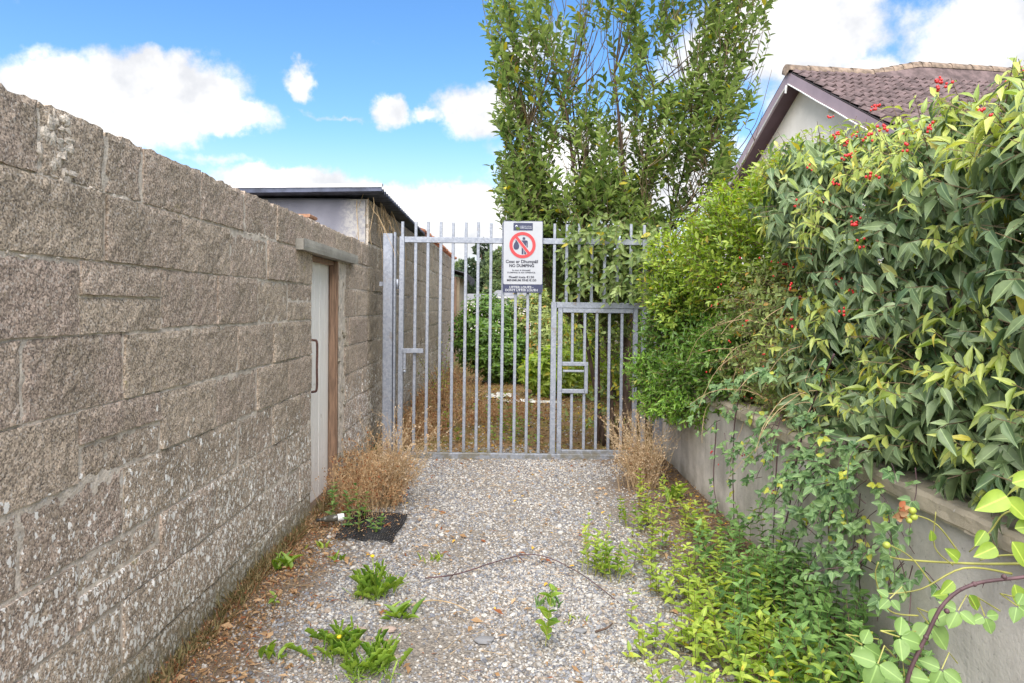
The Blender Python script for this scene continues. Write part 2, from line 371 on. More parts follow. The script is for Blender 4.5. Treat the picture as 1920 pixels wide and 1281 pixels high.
L_privet = leaf_mat('bright green shrub leaf', (0.15, 0.27, 0.035), (0.45, 0.55, 0.09), (0.5, 0.35, 0.05), 0.03, 0.4, 0.35)
L_dark = leaf_mat('deep green shrub leaf', (0.06, 0.14, 0.025), (0.20, 0.34, 0.055), (0.3, 0.3, 0.05), 0.02, 0.4, 0.3)
L_fern = leaf_mat('fresh green spray leaf', (0.12, 0.27, 0.035), (0.33, 0.54, 0.08), (0.4, 0.4, 0.05), 0.01, 0.45, 0.35)
L_rose = leaf_mat('rose tangle leaf', (0.15, 0.22, 0.06), (0.42, 0.48, 0.15), (0.5, 0.28, 0.06), 0.06, 0.5, 0.35)
L_bramble = leaf_mat('bramble leaf', (0.09, 0.18, 0.07), (0.28, 0.42, 0.16), (0.5, 0.5, 0.06), 0.05, 0.5, 0.3, 0.4)
L_weed = leaf_mat('yellow green weed leaf', (0.20, 0.32, 0.04), (0.52, 0.62, 0.11), (0.5, 0.42, 0.04), 0.03, 0.5, 0.4)
L_weedd = leaf_mat('nettle green leaf', (0.09, 0.19, 0.05), (0.26, 0.42, 0.12), (0.4, 0.42, 0.05), 0.02, 0.5, 0.35)
L_dand = leaf_mat('fresh dandelion leaf', (0.11, 0.22, 0.025), (0.34, 0.47, 0.07), (0.4, 0.4, 0.05), 0.0, 0.5, 0.35, 0.5)
L_dry = leaf_mat('dry seed fleck', (0.36, 0.21, 0.10), (0.70, 0.48, 0.28), (0.30, 0.10, 0.04), 0.18, 0.8, 0.35, 0)
L_drypale = leaf_mat('pale dry seed fleck', (0.46, 0.34, 0.21), (0.72, 0.58, 0.42), (0.40, 0.2, 0.09), 0.1, 0.8, 0.35, 0)
L_litter = leaf_mat('fallen leaf', (0.13, 0.06, 0.025), (0.42, 0.27, 0.12), (0.7, 0.40, 0.04), 0.10, 0.7, 0.15, 0.1)
L_grass = leaf_mat('dry grass blade', (0.16, 0.15, 0.05), (0.46, 0.34, 0.18), (0.36, 0.18, 0.09), 0.18, 0.7, 0.3, 0)
L_fore = leaf_mat('foreground bramble leaf', (0.13, 0.24, 0.06), (0.27, 0.40, 0.12), (0.4, 0.4, 0.05), 0.0, 0.5, 0.35, 0.3)
L_far = leaf_mat('distant leaf', (0.09, 0.14, 0.06), (0.24, 0.30, 0.12), (0.3, 0.2, 0.1), 0.02, 0.7, 0.3, 0)
L_fardark = leaf_mat('distant conifer leaf', (0.04, 0.065, 0.035), (0.09, 0.125, 0.06), (0.2, 0.15, 0.1), 0.02, 0.7, 0.2, 0)

# ------------------------------------------------------------------ leaves
def template(kind):
    if kind == 'fine': ys = [.04, .1, .2, .32, .45, .58, .7, .82, .92]; ws = [.3, .62, .88, 1, 1, .9, .74, .48, .22]
    if kind == 'broad': ys = [0.22, 0.5, 0.78]; ws = [0.72, 1.0, 0.62]
    elif kind == 'long': ys = [0.2, 0.45, 0.75]; ws = [0.75, 1.0, 0.5]
    elif kind == 'ovate': ys = [0.12, 0.42, 0.75]; ws = [0.8, 1.0, 0.55]
    if kind == 'small':
        v = np.array([(0, 0, 0), (-0.5, 0.45, 0.12), (0.5, 0.45, 0.12), (0, 1, 0)], float)
        f = [(0, 3, 1), (0, 2, 3)]; return v, f
    if kind == 'jag':      # deeply toothed dandelion leaf
        ys = [0.1, 0.24, 0.32, 0.46, 0.54, 0.66, 0.74, 0.88]; ws = [0.2, 0.75, 0.35, 1.0, 0.5, 1.15, 0.65, 0.9]
    v = [(0, 0, 0)]
    for y, w_ in zip(ys, ws): v += [(-0.5 * w_, y, 0.16 * w_), (0, y, 0), (0.5 * w_, y, 0.16 * w_)]
    v.append((0, 1, 0)); n = len(ys); f = [(0, 2, 1), (0, 3, 2)]
    for i in range(n - 1):
        a = 1 + 3 * i; f += [(a, a + 1, a + 4, a + 3), (a + 1, a + 2, a + 5, a + 4)]
    a = 1 + 3 * (n - 1); t = len(v) - 1; f += [(a, a + 1, t), (a + 1, a + 2, t)]
    return np.array(v, float), f
TPL = {k: template(k) for k in ('broad', 'long', 'ovate', 'small', 'jag', 'fine')}
class Leaves:
    def __init__(s): s.P = []; s.D = []; s.N = []; s.L = []; s.W = []; s.C = []; s.T = []
    def add(s, p, d, n, l, w_, c=0.15, t=None):
        s.P.append(tuple(p)); s.D.append(tuple(d)); s.N.append(tuple(n)); s.L.append(l); s.W.append(w_); s.C.append(c)
        s.T.append(random.random() if t is None else t)
    def arrays(s, idx=None):
        A = [np.array(x, float) for x in (s.P, s.D, s.N, s.L, s.W, s.C, s.T)]
        return A if idx is None else [a[idx] for a in A]
def frames(D, Nn):
    D = D / np.maximum(1e-9, np.linalg.norm(D, axis=1, keepdims=True))
    X = np.cross(D, Nn); ln = np.linalg.norm(X, axis=1, keepdims=True)
    bad = ln[:, 0] < 1e-3
    X[bad] = np.cross(D[bad], np.array([0.3, 0.9, 0.1])); ln = np.linalg.norm(X, axis=1, keepdims=True)
    X = X / np.maximum(1e-9, ln); Z = np.cross(X, D); return X, D, Z
def leaf_mesh(name, A, tpl, material, origin=(0, 0, 0)):
    P, D, Nn, L, Wd, Cc, T = A; tv, tf = TPL[tpl]; n = len(P)
    X, D, Z = frames(D, Nn)
    x = tv[:, 0][None, :] * Wd[:, None]; y = np.repeat(tv[:, 1][None, :], n, 0); z = tv[:, 2][None, :] * Wd[:, None] * 1.2 - Cc[:, None] * (tv[:, 1] ** 2)[None, :]
    V = P[:, None, :] + L[:, None, None] * (x[..., None] * X[:, None, :] + y[..., None] * D[:, None, :] + z[..., None] * Z[:, None, :])
    V = V - np.array(origin)[None, None, :]; nv = len(tv)
    me = bpy.data.meshes.new(name); me.vertices.add(n * nv); me.vertices.foreach_set('co', V.reshape(-1).astype(np.float32))
    lt = np.array([len(f) for f in tf]); flat = np.concatenate([np.array(f) for f in tf])
    loops = (flat[None, :] + (np.arange(n) * nv)[:, None]).reshape(-1)
    tot = np.tile(lt, n); starts = np.concatenate([[0], np.cumsum(tot)[:-1]])
    me.loops.add(len(loops)); me.loops.foreach_set('vertex_index', loops.astype(np.int32))
    me.polygons.add(len(tot)); me.polygons.foreach_set('loop_start', starts.astype(np.int32))
    me.polygons.foreach_set('use_smooth', np.ones(len(tot), bool))
    me.update(calc_edges=True)
    at = me.attributes.new('tint', 'FLOAT_VECTOR', 'POINT')
    a = np.zeros((n, nv, 3)); a[..., 0] = T[:, None]; a[..., 1] = np.abs(tv[:, 0])[None, :] * 2; a[..., 2] = tv[:, 1][None, :]
    at.data.foreach_set('vector', a.reshape(-1).astype(np.float32))
    me.materials.append(material); return me
VARS = {}
def foliage(parent, lv, tpl, material, nparts=0, name='foliage', leafname='leaf'):
    """nparts largest leaves become leaf objects, the rest one stuff mesh"""
    if not lv.P: return
    P, D, Nn, L, Wd, Cc, T = lv.arrays(); pl = np.array(world_loc(parent))
    n = len(P); part = np.zeros(n, bool)
    if nparts:
        px = CX + F * P[:, 0] / np.maximum(P[:, 1], .2); py = CY - F * (P[:, 2] - H) / np.maximum(P[:, 1], .2)
        inside = (px > 5) & (px < 1915) & (py > 5) & (py < 1276)
        size = np.where(inside, L / np.linalg.norm(P - np.array([0, 0, H]), axis=1), 0)
        k = np.argsort(-size)[:nparts]; part[k] = True; part &= size > 0
        X, Dd, Z = frames(D, Nn)
        key = (material.name, tpl)
        if key not in VARS:
            VARS[key] = []
            for i in range(12):
                A = [np.array([[0, 0, 0.]]), np.array([[0, 1., 0]]), np.array([[0, 0, 1.]]), np.array([1.]), np.array([1.]), np.array([0.04 + 0.035 * (i % 6)]), np.array([(i + 0.5) / 12])]
                VARS[key].append(leaf_mesh('leaf', A, tpl, material))
        vs = VARS[key]
        for i in np.nonzero(part)[0]:
            c6 = int(min(5, max(0, round((Cc[i] - 0.04) / 0.035)))) if Cc[i] < .25 else 5
            t12 = int(T[i] * 12) % 12
            v = vs[t12]
            o = new_obj(leafname, v, parent)
            m = Matrix.Identity(4)
            l = L[i]
            for a in range(3):
                m[a][0] = X[i][a] * l * Wd[i]; m[a][1] = Dd[i][a] * l; m[a][2] = Z[i][a] * l * 0.9; m[a][3] = P[i][a] - pl[a]
            o.matrix_local = m
    rest = ~part
    if rest.any():
        A = [a[rest] for a in (P, D, Nn, L, Wd, Cc, T)]
        me = leaf_mesh(name, A, tpl, material, pl)
        o = new_obj(name, me, parent); o['kind'] = 'stuff'
def rvec(s=1.0): return Vector((random.gauss(0, s), random.gauss(0, s), random.gauss(0, s)))
def bend_path(b, d, l, n=5, grav=0.0, wob=0.06):
    p = Vector(b); d = Vector(d).normalized(); out = [p.copy()]
    for i in range(n):
        d = (d + rvec(wob) + Vector((0, 0, -grav / n))).normalized(); p = p + d * (l / n); out.append(p.copy())
    return out
def along(path, t):
    n = len(path) - 1; x = min(max(t, 0), 0.9999) * n; i = int(x); f = x - i
    return path[i].lerp(path[i + 1], f), (path[i + 1] - path[i]).normalized()
def leaves_on(lv, path, t0, t1, count, L, wr, ang=55, droop=0.2, pairs=False, curl=0.15, tfn=None, jitter=0.2, facing=0.5):
    for k in range(count):
        t = t0 + (t1 - t0) * (k + 0.5) / count
        if pairs: t = t0 + (t1 - t0) * ((k // 2) + 0.5) / max(1, count // 2)
        p, tg = along(path, t)
        ph = (k // 2) * math.pi / 2 + (k % 2) * math.pi + 0.3 * random.random() if pairs else k * 2.4 + random.random() * 0.5
        a = tg.cross(Vector((0.2, 0.1, 1)));
        if a.length < .1: a = tg.cross(Vector((1, 0, 0)))
        a.normalize(); b = tg.cross(a); side = a * math.cos(ph) + b * math.sin(ph)
        an = R(ang * random.uniform(1 - jitter, 1 + jitter))
        d = tg * math.cos(an) + side * math.sin(an) + Vector((0, 0, -droop * random.uniform(.5, 1.5)))
        d.normalize(); nn = (tg - d * tg.dot(d)) * 1.0 + Vector((0, 0, facing)) + rvec(0.15)
        l = L * random.uniform(0.5, 1.18) * (1 - 0.25 * max(0, t - 0.8) / 0.2)
        lv.add(p, d, nn, l, wr * random.uniform(.85, 1.15), curl * random.uniform(.4, 1.6), tfn(t) if tfn else None)
def lobe_points(lobes, n, shell=0.22, cond=None):
    """points near the surface of a union of ellipsoids, with outward directions"""
    areas = [(r[0] * r[1] * r[2]) ** (2 / 3) for (_, r) in lobes]; tot = sum(areas); out = []; guard = 0
    while len(out) < n and guard < n * 30:
        guard += 1
        c, r = random.choices(lobes, areas)[0]
        v = rvec().normalized(); q = 1 - shell * abs(random.gauss(0, 0.6))
        p = Vector((c[0] + v.x * r[0] * q, c[1] + v.y * r[1] * q, c[2] + v.z * r[2] * q))
        if any((c2, r2) != (c, r) and sum(((p[i] - c2[i]) / r2[i]) ** 2 for i in range(3)) < 0.62 for (c2, r2) in lobes): continue
        nn = Vector((v.x / r[0], v.y / r[1], v.z / r[2])).normalized()
        if cond and not cond(p, nn): continue
        out.append((p, nn))
    return out

# ================================================================== GROUND
def ground_mat():
    m, n, b, _ = mat('ground soil and fine gravel'); p = pos(n); s = sxyz(n, p)
    f = NOISE(n, p, 2.5, 6, 0.6); g = NOISE(n, p, 90, 5, 0.7); h = NOISE(n, p, 300, 3, 0.6)
    v = N(n, 'ShaderNodeTexVoronoi'); v.inputs['Scale'].default_value = 120; n.links.new(p, v.inputs['Vector']); vc = sxyz(n, v.outputs['Color'])
    grav = MIX(n, vc[0], (0.11, 0.10, 0.09), (0.32, 0.28, 0.24))
    soil = MIX(n, SMOOTH(n, g, 0.3, 0.7), (0.07, 0.045, 0.03), (0.24, 0.16, 0.10))
    # bare soil beside both walls, gravel in the middle of the drive
    side = M(n, 'MAXIMUM', SMOOTH(n, M(n, 'ADD', s[0], M(n, 'MULTIPLY', f, 0.5)), 1.0, 1.4), SMOOTH(n, M(n, 'SUBTRACT', s[0], M(n, 'MULTIPLY', f, 0.5)), -1.55, -1.2, 1, 0))
    c = MIX(n, M(n, 'MULTIPLY', side, 0.8), grav, soil)
    back = SMOOTH(n, M(n, 'ADD', s[1], M(n, 'MULTIPLY', f, 0.8)), 7.4, 7.9)
    moss = MIX(n, SMOOTH(n, NOISE(n, p, 3, 5, 0.6), 0.4, 0.62), (0.30, 0.19, 0.10), (0.24, 0.21, 0.05))
    moss = MIX(n, SMOOTH(n, g, 0.35, 0.6, 0.6, 0), moss, (0.09, 0.06, 0.035))
    c = MIX(n, back, c, moss)
    far = SMOOTH(n, s[1], 16, 22)
    c = MIX(n, far, c, (0.09, 0.12, 0.04))
    c = MIX(n, SMOOTH(n, M(n, 'ABSOLUTE', s[0]), 5, 8), c, (0.09, 0.12, 0.04))
    n.links.new(c, b.inputs['Base Color']); b.inputs['Roughness'].default_value = 0.95; b.inputs['Specular IOR Level'].default_value = 0.2
    bump(n, b, M(n, 'ADD', g, M(n, 'MULTIPLY', v.outputs['Distance'], -0.6)), 0.7, 0.012); return m
def gz(x, y):
    z = 0.012 * noise.noise(Vector((x * 1.3, y * 1.3, 0))) + 0.006 * noise.noise(Vector((x * 5, y * 5, 3)))
    if x < -1.1: z += 0.10 * min(1, (-1.1 - x) / 0.35) * (0.5 + 0.5 * noise.noise(Vector((y * 1.1, 5, 0))))*.6
    if x > 1.0: z += 0.05 * min(1, (x - 1.0) / 0.5)
    if y > 8: z += 0.04 * noise.noise(Vector((x * 0.9, y * 0.9, 8)))
    return z
mb = MB()
xs = [-600, -200, -60, -20, -8, -4] + [-2.5 + 0.1 * i for i in range(51)] + [4, 8, 20, 60, 200, 600]
ys = [-200, -40, -8, -2] + [0.12 * i for i in range(0, 150)] + [22, 30, 50, 100, 250, 600, 1200]
vs = [(x, y, gz(x, y) if (-2.6 < x < 2.6 and 0 <= y < 18) else (0 if y < 18 else -0.0)) for x in xs for y in ys]
ny = len(ys)
mb.add(vs, [(i * ny + j, (i + 1) * ny + j, (i + 1) * ny + j + 1, i * ny + j + 1) for i in range(len(xs) - 1) for j in range(ny - 1)])
tag(mb.build('ground', ground_mat(), smooth=True), kind='structure')

# gravel: real stones
def gravel_mat():
    m, n, b, _ = mat('mixed limestone chippings'); oi = N(n, 'ShaderNodeObjectInfo')
    cr = N(n, 'ShaderNodeValToRGB'); e = cr.color_ramp; n.links.new(oi.outputs['Random'], cr.inputs[0]); e.interpolation = 'CONSTANT'
    cols = [(0, (0.35, 0.335, 0.32)), (0.16, (0.25, 0.26, 0.285)), (0.33, (0.43, 0.405, 0.375)), (0.45, (0.17, 0.18, 0.215)), (0.57, (0.32, 0.27, 0.22)), (0.64, (0.53, 0.51, 0.48)), (0.76, (0.2, 0.19, 0.185)), (0.88, (0.33, 0.26, 0.205)), (0.93, (0.1, 0.105, 0.125))]
    e.elements[0].color = (*cols[0][1], 1); e.elements[1].position = cols[1][0]; e.elements[1].color = (*cols[1][1], 1)
    for p_, c_ in cols[2:]:
        x = e.elements.new(p_); x.color = (*c_, 1)
    f = NOISE(n, pos(n), 200, 3, 0.6)
    c = MIX(n, SMOOTH(n, f, 0.3, 0.7, 0, 0.35), cr.outputs[0], (0.2, 0.18, 0.16))
    n.links.new(c, b.inputs['Base Color']); b.inputs['Roughness'].default_value = 0.85; b.inputs['Specular IOR Level'].default_value = 0.3
    return m
m_gravel = gravel_mat()
stone_col = bpy.data.collections.new('stone_shapes')
for i in range(7):
    s_ = MB(); s_.blob((0, 0, 0), 1, random.uniform(.6, .9), random.uniform(.4, .65), 6, 4, 0.16)
    me = bpy.data.meshes.new('stone'); me.from_pydata(s_.v, [], s_.f); me.materials.append(m_gravel)
    stone_col.objects.link(bpy.data.objects.new('stone', me))
pts = []; scl = []
def put(n, x0, x1, y0, y1, r0, r1, dens):
    for _ in range(n):
        x = random.uniform(x0, x1); y = random.uniform(y0, y1)
        if random.random() > dens(x, y): continue
        r = random.uniform(r0, r1) * (1 if random.random() < .97 else 1.9)
        pts.append((x, y, gz(x, y) + r * 0.15)); scl.append(r)
def dn(x, y):
    e = 0.25 * noise.noise(Vector((x * 2.3, y * 2.3, 1.5)))
    a = min(1, max(0.10, (x + 1.30 + e * 1.3) / 0.45)); b_ = min(1, max(0.10, (1.2 + e * 1.3 - x) / 0.6)); c_ = min(1, max(0.06, (7.7 + e - y) / 0.5))
    return a * b_ * c_ * min(1, .8 + .9 * noise.noise(Vector((x * 1.6, y * 1.1, 12))))
put(60000, -1.45, 1.5, 2.2, 4.2, 0.005, 0.0108, dn)
put(50000, -1.45, 1.5, 4.2, 7.9, 0.006, 0.012, dn)
put(2500, -1.2, 1.5, 7.9, 13, 0.008, 0.02, lambda x, y: 0.5)
me = bpy.data.meshes.new('gravel'); me.from_pydata(pts, [], [])
a = me.attributes.new('rad', 'FLOAT', 'POINT'); a.data.foreach_set('value', scl)
gro = new_obj('gravel', me); tag(gro, 'grey and buff loose gravel covering the drive before the gate', 'gravel', kind='stuff')
ng = bpy.data.node_groups.new('scatter_stones', 'GeometryNodeTree')
ng.interface.new_socket('Geometry', in_out='INPUT', socket_type='NodeSocketGeometry'); ng.interface.new_socket('Geometry', in_out='OUTPUT', socket_type='NodeSocketGeometry')
gi = ng.nodes.new('NodeGroupInput'); go = ng.nodes.new('NodeGroupOutput')
ci = ng.nodes.new('GeometryNodeCollectionInfo'); ci.inputs['Collection'].default_value = stone_col; ci.inputs['Separate Children'].default_value = True; ci.inputs['Reset Children'].default_value = True
ip = ng.nodes.new('GeometryNodeInstanceOnPoints'); ip.inputs['Pick Instance'].default_value = True
rv = ng.nodes.new('FunctionNodeRandomValue'); rv.data_type = 'FLOAT_VECTOR'; rv.inputs[0].default_value = (-0.5, -0.5, 0); rv.inputs[1].default_value = (0.5, 0.5, 6.28)
na = ng.nodes.new('GeometryNodeInputNamedAttribute'); na.data_type = 'FLOAT'; na.inputs['Name'].default_value = 'rad'
ng.links.new(gi.outputs[0], ip.inputs['Points']); ng.links.new(ci.outputs[0], ip.inputs['Instance']); ng.links.new(rv.outputs[0], ip.inputs['Rotation'])
ng.links.new(na.outputs[0], ip.inputs['Scale']); ng.links.new(ip.outputs[0], go.inputs[0])
gro.modifiers.new('scatter', 'NODES').node_group = ng

# ================================================================== LEFT BOUNDARY WALL
XW = -1.486; CH = 0.257; TOPZ = 2.235
JZ = [0.2, 0.457, 0.715, 0.972, 1.23, 1.492, 1.752, 2.007, TOPZ]
def rough_block(y0, y1, z0, z1, parent, material, x=XW, name='block', depth=0.09, nz=0.0045, seed=0, topjag=0.0, res=0.035):
    """block whose face looks along +X, with uneven ragged face and arrises"""
    j = 0.0062; y0 += j * random.uniform(.2, 1.6); y1 -= j * random.uniform(.2, 1.6); z0 += j * random.uniform(.2, 1.3); z1 -= j * random.uniform(.6, 2.2) if topjag == 0 else 0
    nu = max(4, int((y1 - y0) / (res * .7))); nv = max(3, int((z1 - z0) / (res * .7))); mb = MB(); out = random.uniform(-0.001, 0.010); tilt = random.uniform(-.006, .006)
    def fn(u, v):
        y = y0 + (y1 - y0) * u; z = z0 + (z1 - z0) * v
        e = min(u, 1 - u) * (y1 - y0); f = min(v, 1 - v) * (z1 - z0); edge = min(e, f)
        q = noise.noise(Vector((y * 22, z * 22, seed))) * nz + noise.noise(Vector((y * 60, z * 60, seed))) * nz * 0.7
        xx = x + out + q + tilt * (v - .5) - (0.0 if edge > 1e-6 else (0.001 if v < 1e-6 else 0.0045 + .005 * noise.noise(Vector((y * 30, z * 30, seed + 9)))))
        if edge < 1e-6:
            y += noise.noise(Vector((z * 25, y, seed + 3))) * 0.005 * (1 if e < 1e-6 else 0)
            z += noise.noise(Vector((y * 25, z, seed + 7))) * 0.005 * (1 if f < 1e-6 else 0)
        if v > 0.999 and topjag: z += topjag * (noise.noise(Vector((y * 14, 2, seed))) + .6 * noise.noise(Vector((y * 45, 2, seed))))
        return (xx, y, z)
    mb.grid(fn, nu, nv)
    # sides and back
    def idx(i, jj): return i * (nv + 1) + jj
    ring = [idx(i, 0) for i in range(nu + 1)] + [idx(nu, jj) for jj in range(1, nv + 1)] + [idx(i, nv) for i in range(nu - 1, -1, -1)] + [idx(0, jj) for jj in range(nv - 1, 0, -1)]
    n0 = len(mb.v)
    for r_ in ring:
        v = mb.v[r_]; mb.v.append((x - depth, v[1], v[2] + (noise.noise(Vector((v[1] * 40, 9, seed))) * topjag if topjag and v[2] > z1 - .03 else 0)))
    k = len(ring)
    for i in range(k): mb.f.append((ring[i], n0 + i, n0 + (i + 1) % k, ring[(i + 1) % k]))
    mb.f.append(tuple(n0 + i for i in range(k)))
    return mb.build(name, material, parent, smooth=False, origin=(x, (y0 + y1) / 2, (z0 + z1) / 2))
wall = thing('boundary_wall', 'long weathered concrete block wall with white door along the left', 'wall', (XW, 5.0, 0))
DO0, DO1 = 5.14, 5.93
def joints(start, a, b, step=0.555):
    y = start
    while y > a + .05: y -= step
    out = [a]
    y += step if y < a + .05 else 0
    while y < b - 0.08:
        if y > a + 0.05: out.append(y)
        y += step
    return out + [b]
rows = []
WEND = 7.18
z = -0.06
allz = [-0.06] + JZ
for r_ in range(len(allz) - 1):
    z0, z1 = allz[r_], allz[r_ + 1]
    par = r_ % 2
    if r_ == 8: js = [0.9, 1.4, 1.78, 2.149, 2.503, 2.757, 3.285, 3.82, 4.35, 4.73, 5.3, 5.85, 6.4, 6.8, WEND]
    elif r_ == 7: js = [0.9, 1.35, 1.92, 2.503, 3.083, 3.63, 4.19, 4.76, DO0, DO1]
    elif r_ in (6, 4, 2, 0): js = joints(2.36, 0.9, DO0)
    else: js = joints(2.08, 0.9, DO0)
    if r_ == 7: js = js[:-1]
    segs = [(js[i], js[i + 1]) for i in range(len(js) - 1)]
    if r_ != 8:
        js2 = joints(6.34 if par else 6.62, 6.16 if not par else 6.2, WEND)
        segs += [(js2[i], js2[i + 1]) for i in range(len(js2) - 1) if js2[i + 1] - js2[i] > .06]
    for (a0, a1) in segs:
        seed = r_ * 13.7 + a0 * 3.1
        half = (r_ == 6 and 2.2 < a0 < 2.6) or (r_ == 4 and 2.2 < a0 < 2.6) or (r_ == 2 and 2.2 < a0 < 2.6) or (r_ == 6 and a0 > 4.5 and a0 < 5.1)
        tj = 0.014 if r_ == 8 else 0
        if half:
            zm = (z0 + z1) / 2 + 0.005
            rough_block(a0, a1, z0, zm, wall, m_block, seed=seed); rough_block(a0, a1, zm, z1, wall, m_block, seed=seed + 1)
        else: rough_block(a0, a1, z0, z1, wall, m_block, seed=seed, topjag=tj, nz=0.0045)
# mortar core, slightly recessed, uneven
mb = MB()
def core(y0, y1, z0, z1, rec=0.0036, ny_=None, thick=0.2):
    nu = max(2, int((y1 - y0) / 0.03)); nv = max(2, int((z1 - z0) / 0.03))
    mb.grid(lambda u, v: (XW - rec + 0.0035 * noise.noise(Vector(((y0 + (y1 - y0) * u) * 18, (z0 + (z1 - z0) * v) * 18, 4))), y0 + (y1 - y0) * u, z0 + (z1 - z0) * v), nu, nv)
    mb.box(XW - thick, XW - rec - 0.012, y0, y1, z0, z1)
core(0.9, DO0 - 0.004, -0.1, 2.215); core(DO1 + 0.03, WEND - 0.004, -0.1, 2.215); core(DO0 - 0.004, DO1 + 0.03, 2.02, 2.215)
mb.build('mortar', m_mortar, wall, smooth=True)
# crumbling mortar lump in the gap at the near top of the wall
mb = MB()
for i in range(60):
    y = random.gauss(2.25, 0.045) ; zz = random.uniform(1.98, 2.22)
    mb.blob((XW - 0.006 + random.uniform(-.008, .006), y, zz), random.uniform(.007, .014), random.uniform(.008, .028), random.uniform(.01, .028), 7, 5, 0.3)
for i in range(60):
    y = random.uniform(1.2, 4.6); zz = random.choice([2.007, 1.752]) + random.gauss(0, .008)
    mb.blob((XW - 0.004, y, zz), 0.007, random.uniform(.006, .03), random.uniform(.004, .008), 6, 4, 0.3)
mb.build('mortar_lump', m_mortar, wall, smooth=False, kind='stuff')
# lintel
mb = MB()
def lint(u, v):
    y = 4.73 + 1.69 * u; zz = 1.982 + 0.083 * v + 0.003 * noise.noise(Vector((y * 6, v * 3, 2)))
    return (XW + 0.062 - 0.003 * (v in (0, 1)), y, zz)
mb.grid(lint, 30, 3); mb.box(XW - 0.19, XW + 0.058, 4.732, 6.418, 1.984, 2.062)
mb.build('lintel', m_lintel, wall)
# broken jamb of mortar and rubble on the far side of the opening
mb = MB()
def jamb(u, v):
    y = 5.94 + 0.30 * u; zz = -0.05 + 2.03 * v
    n1 = noise.noise(Vector((y * 9, zz * 9, 1))); n2 = noise.noise(Vector((y * 25, zz * 25, 6)))
    return (XW - 0.03 + 0.035 * n1 + 0.018 * n2 + 0.012 * abs(noise.noise(Vector((y * 4, zz * 16, 2)))), y + 0.02 * noise.noise(Vector((zz * 9, 3, u))), zz)
mb.grid(jamb, 16, 110); mb.box(XW - 0.2, XW - 0.085, 5.935, 6.26, -0.05, 1.98)
mb.build('jamb', m_rubble, wall)
mb = MB()
for i in range(70):
    zz = random.uniform(0.0, 1.97); y = random.choice([random.uniform(5.97, 6.1), random.uniform(6.1, 6.27)])
    s_ = random.uniform(.012, .035)
    mb.blob((XW - 0.015 + random.uniform(-.02, .012), y, zz), s_ * .7, s_ * 1.2, s_, 6, 4, 0.35)
mb.build('rubble', m_rubble, wall, kind='stuff')
# door and its frame, set 8 cm back
XD = -1.566
dm = MB()
for i in range(6):
    y0 = 5.02 + i * 0.152; dm.bbox(XD - 0.035, XD + (0.0 if i % 2 else 0.001), y0 + 0.001, y0 + 0.151, -0.01, 1.975, 0.003)
door = dm.build('door', m_door, wall, label='flaking white boarded door')
hm = MB(); hy = 5.30
hm.tube(smooth_path([(XD, hy, 1.325), (XD + .05, hy, 1.325), (XD + .075, hy, 1.30), (XD + .075, hy, 1.12), (XD + .075, hy, .95), (XD + .05, hy, .925), (XD, hy, .925)], 4), 0.009, k=8)
hm.build('handle', m_rust, door, smooth=True)
fm = MB(); fm.bbox(XD + 0.0, XW - 0.004, 5.915, 5.955, -0.01, 1.978, 0.004); fm.bbox(XD + 0.012, XW - 0.014, 5.895, 5.913, 0.0, 1.975, 0.003)
fm.bbox(XD + 0.002, XW - 0.03, 5.1, 5.9, 1.94, 1.98, 0.003)
fm.build('door_frame', m_frame, wall)
mb = MB(); mb.bbox(XD - 0.03, XW + 0.02, 5.1, 5.95, -0.05, 0.012, .004); mb.build('threshold', m_rubble, wall)

# loose brick lying on the wall top
b0 = W(551, 398, 6.15)
br = thing('loose_brick', 'whitewashed brick with brown tile lying on the wall near the shed', 'brick', (XW - 0.17, 5.8, 2.23))
mb = MB(); mb.bbox(-1.86, -1.69, 5.75, 5.95, 2.23, 2.335, .006); mb.build('brick', m_brickw, br)
mb = MB(); mb.bbox(-1.88, -1.68, 5.74, 5.96, 2.337, 2.365, .006); mb.build('tile', m_brick, br)

# ================================================================== SHED (left, beyond the wall)
shed = thing('shed', 'block shed with grey front and dark corrugated roof at the end of the wall', 'shed', (-2.6, 7.2, 0))
SH0, SH1, SH2 = 7.185, 11.4, 18.3
variants = []
def wall_run(parent, y0, y1, ztop, phase):
    zz = -0.06; r_ = 0
    heights = allz[:-1] + [2.265, 2.52, 2.775, 3.03]
    cnt = 0
    for r_ in range(len(heights) - 1):
        a, b_ = heights[r_], min(heights[r_ + 1], ztop)
        if b_ - a < 0.05: continue
        js = joints(y0 + (0.28 if (r_ + phase) % 2 else 0.55), y0, y1)
        for i in range(len(js) - 1):
            key = None; L_ = js[i + 1] - js[i]
            if abs(L_ - 0.555) < 0.01 and abs((b_ - a) - CH) < 0.012 and len(variants) >= 5:
                src = random.choice(variants); o = new_obj('block', src.data, parent)
                o.location = Vector((XW + random.uniform(-.004, .004), (js[i] + js[i + 1]) / 2, (a + b_) / 2)) - world_loc(parent)
            else:
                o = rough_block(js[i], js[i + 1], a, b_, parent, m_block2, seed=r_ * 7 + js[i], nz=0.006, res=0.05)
                if abs(L_ - 0.555) < 0.01 and abs((b_ - a) - CH) < 0.012: variants.append(o)
    m_ = MB(); m_.box(XW - 0.2, XW - 0.006, y0 + .003, y1 - .003, -0.1, ztop - 0.004); m_.build('mortar', m_mortar, parent)
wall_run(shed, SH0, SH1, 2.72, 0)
mb = MB(); mb.box(-4.6, XW - 0.202, SH0 + 0.004, SH0 + 0.1, -0.1, 2.72); mb.box(XW - .202, XW - .03, SH0 - 0.03, SH0 - .0, 2.2, 2.70)
mb.box(-4.6, XW - .202, SH0 - .03, SH0 + .004, 0, 2.70)
mb.build('front_wall', m_shedfront, shed)
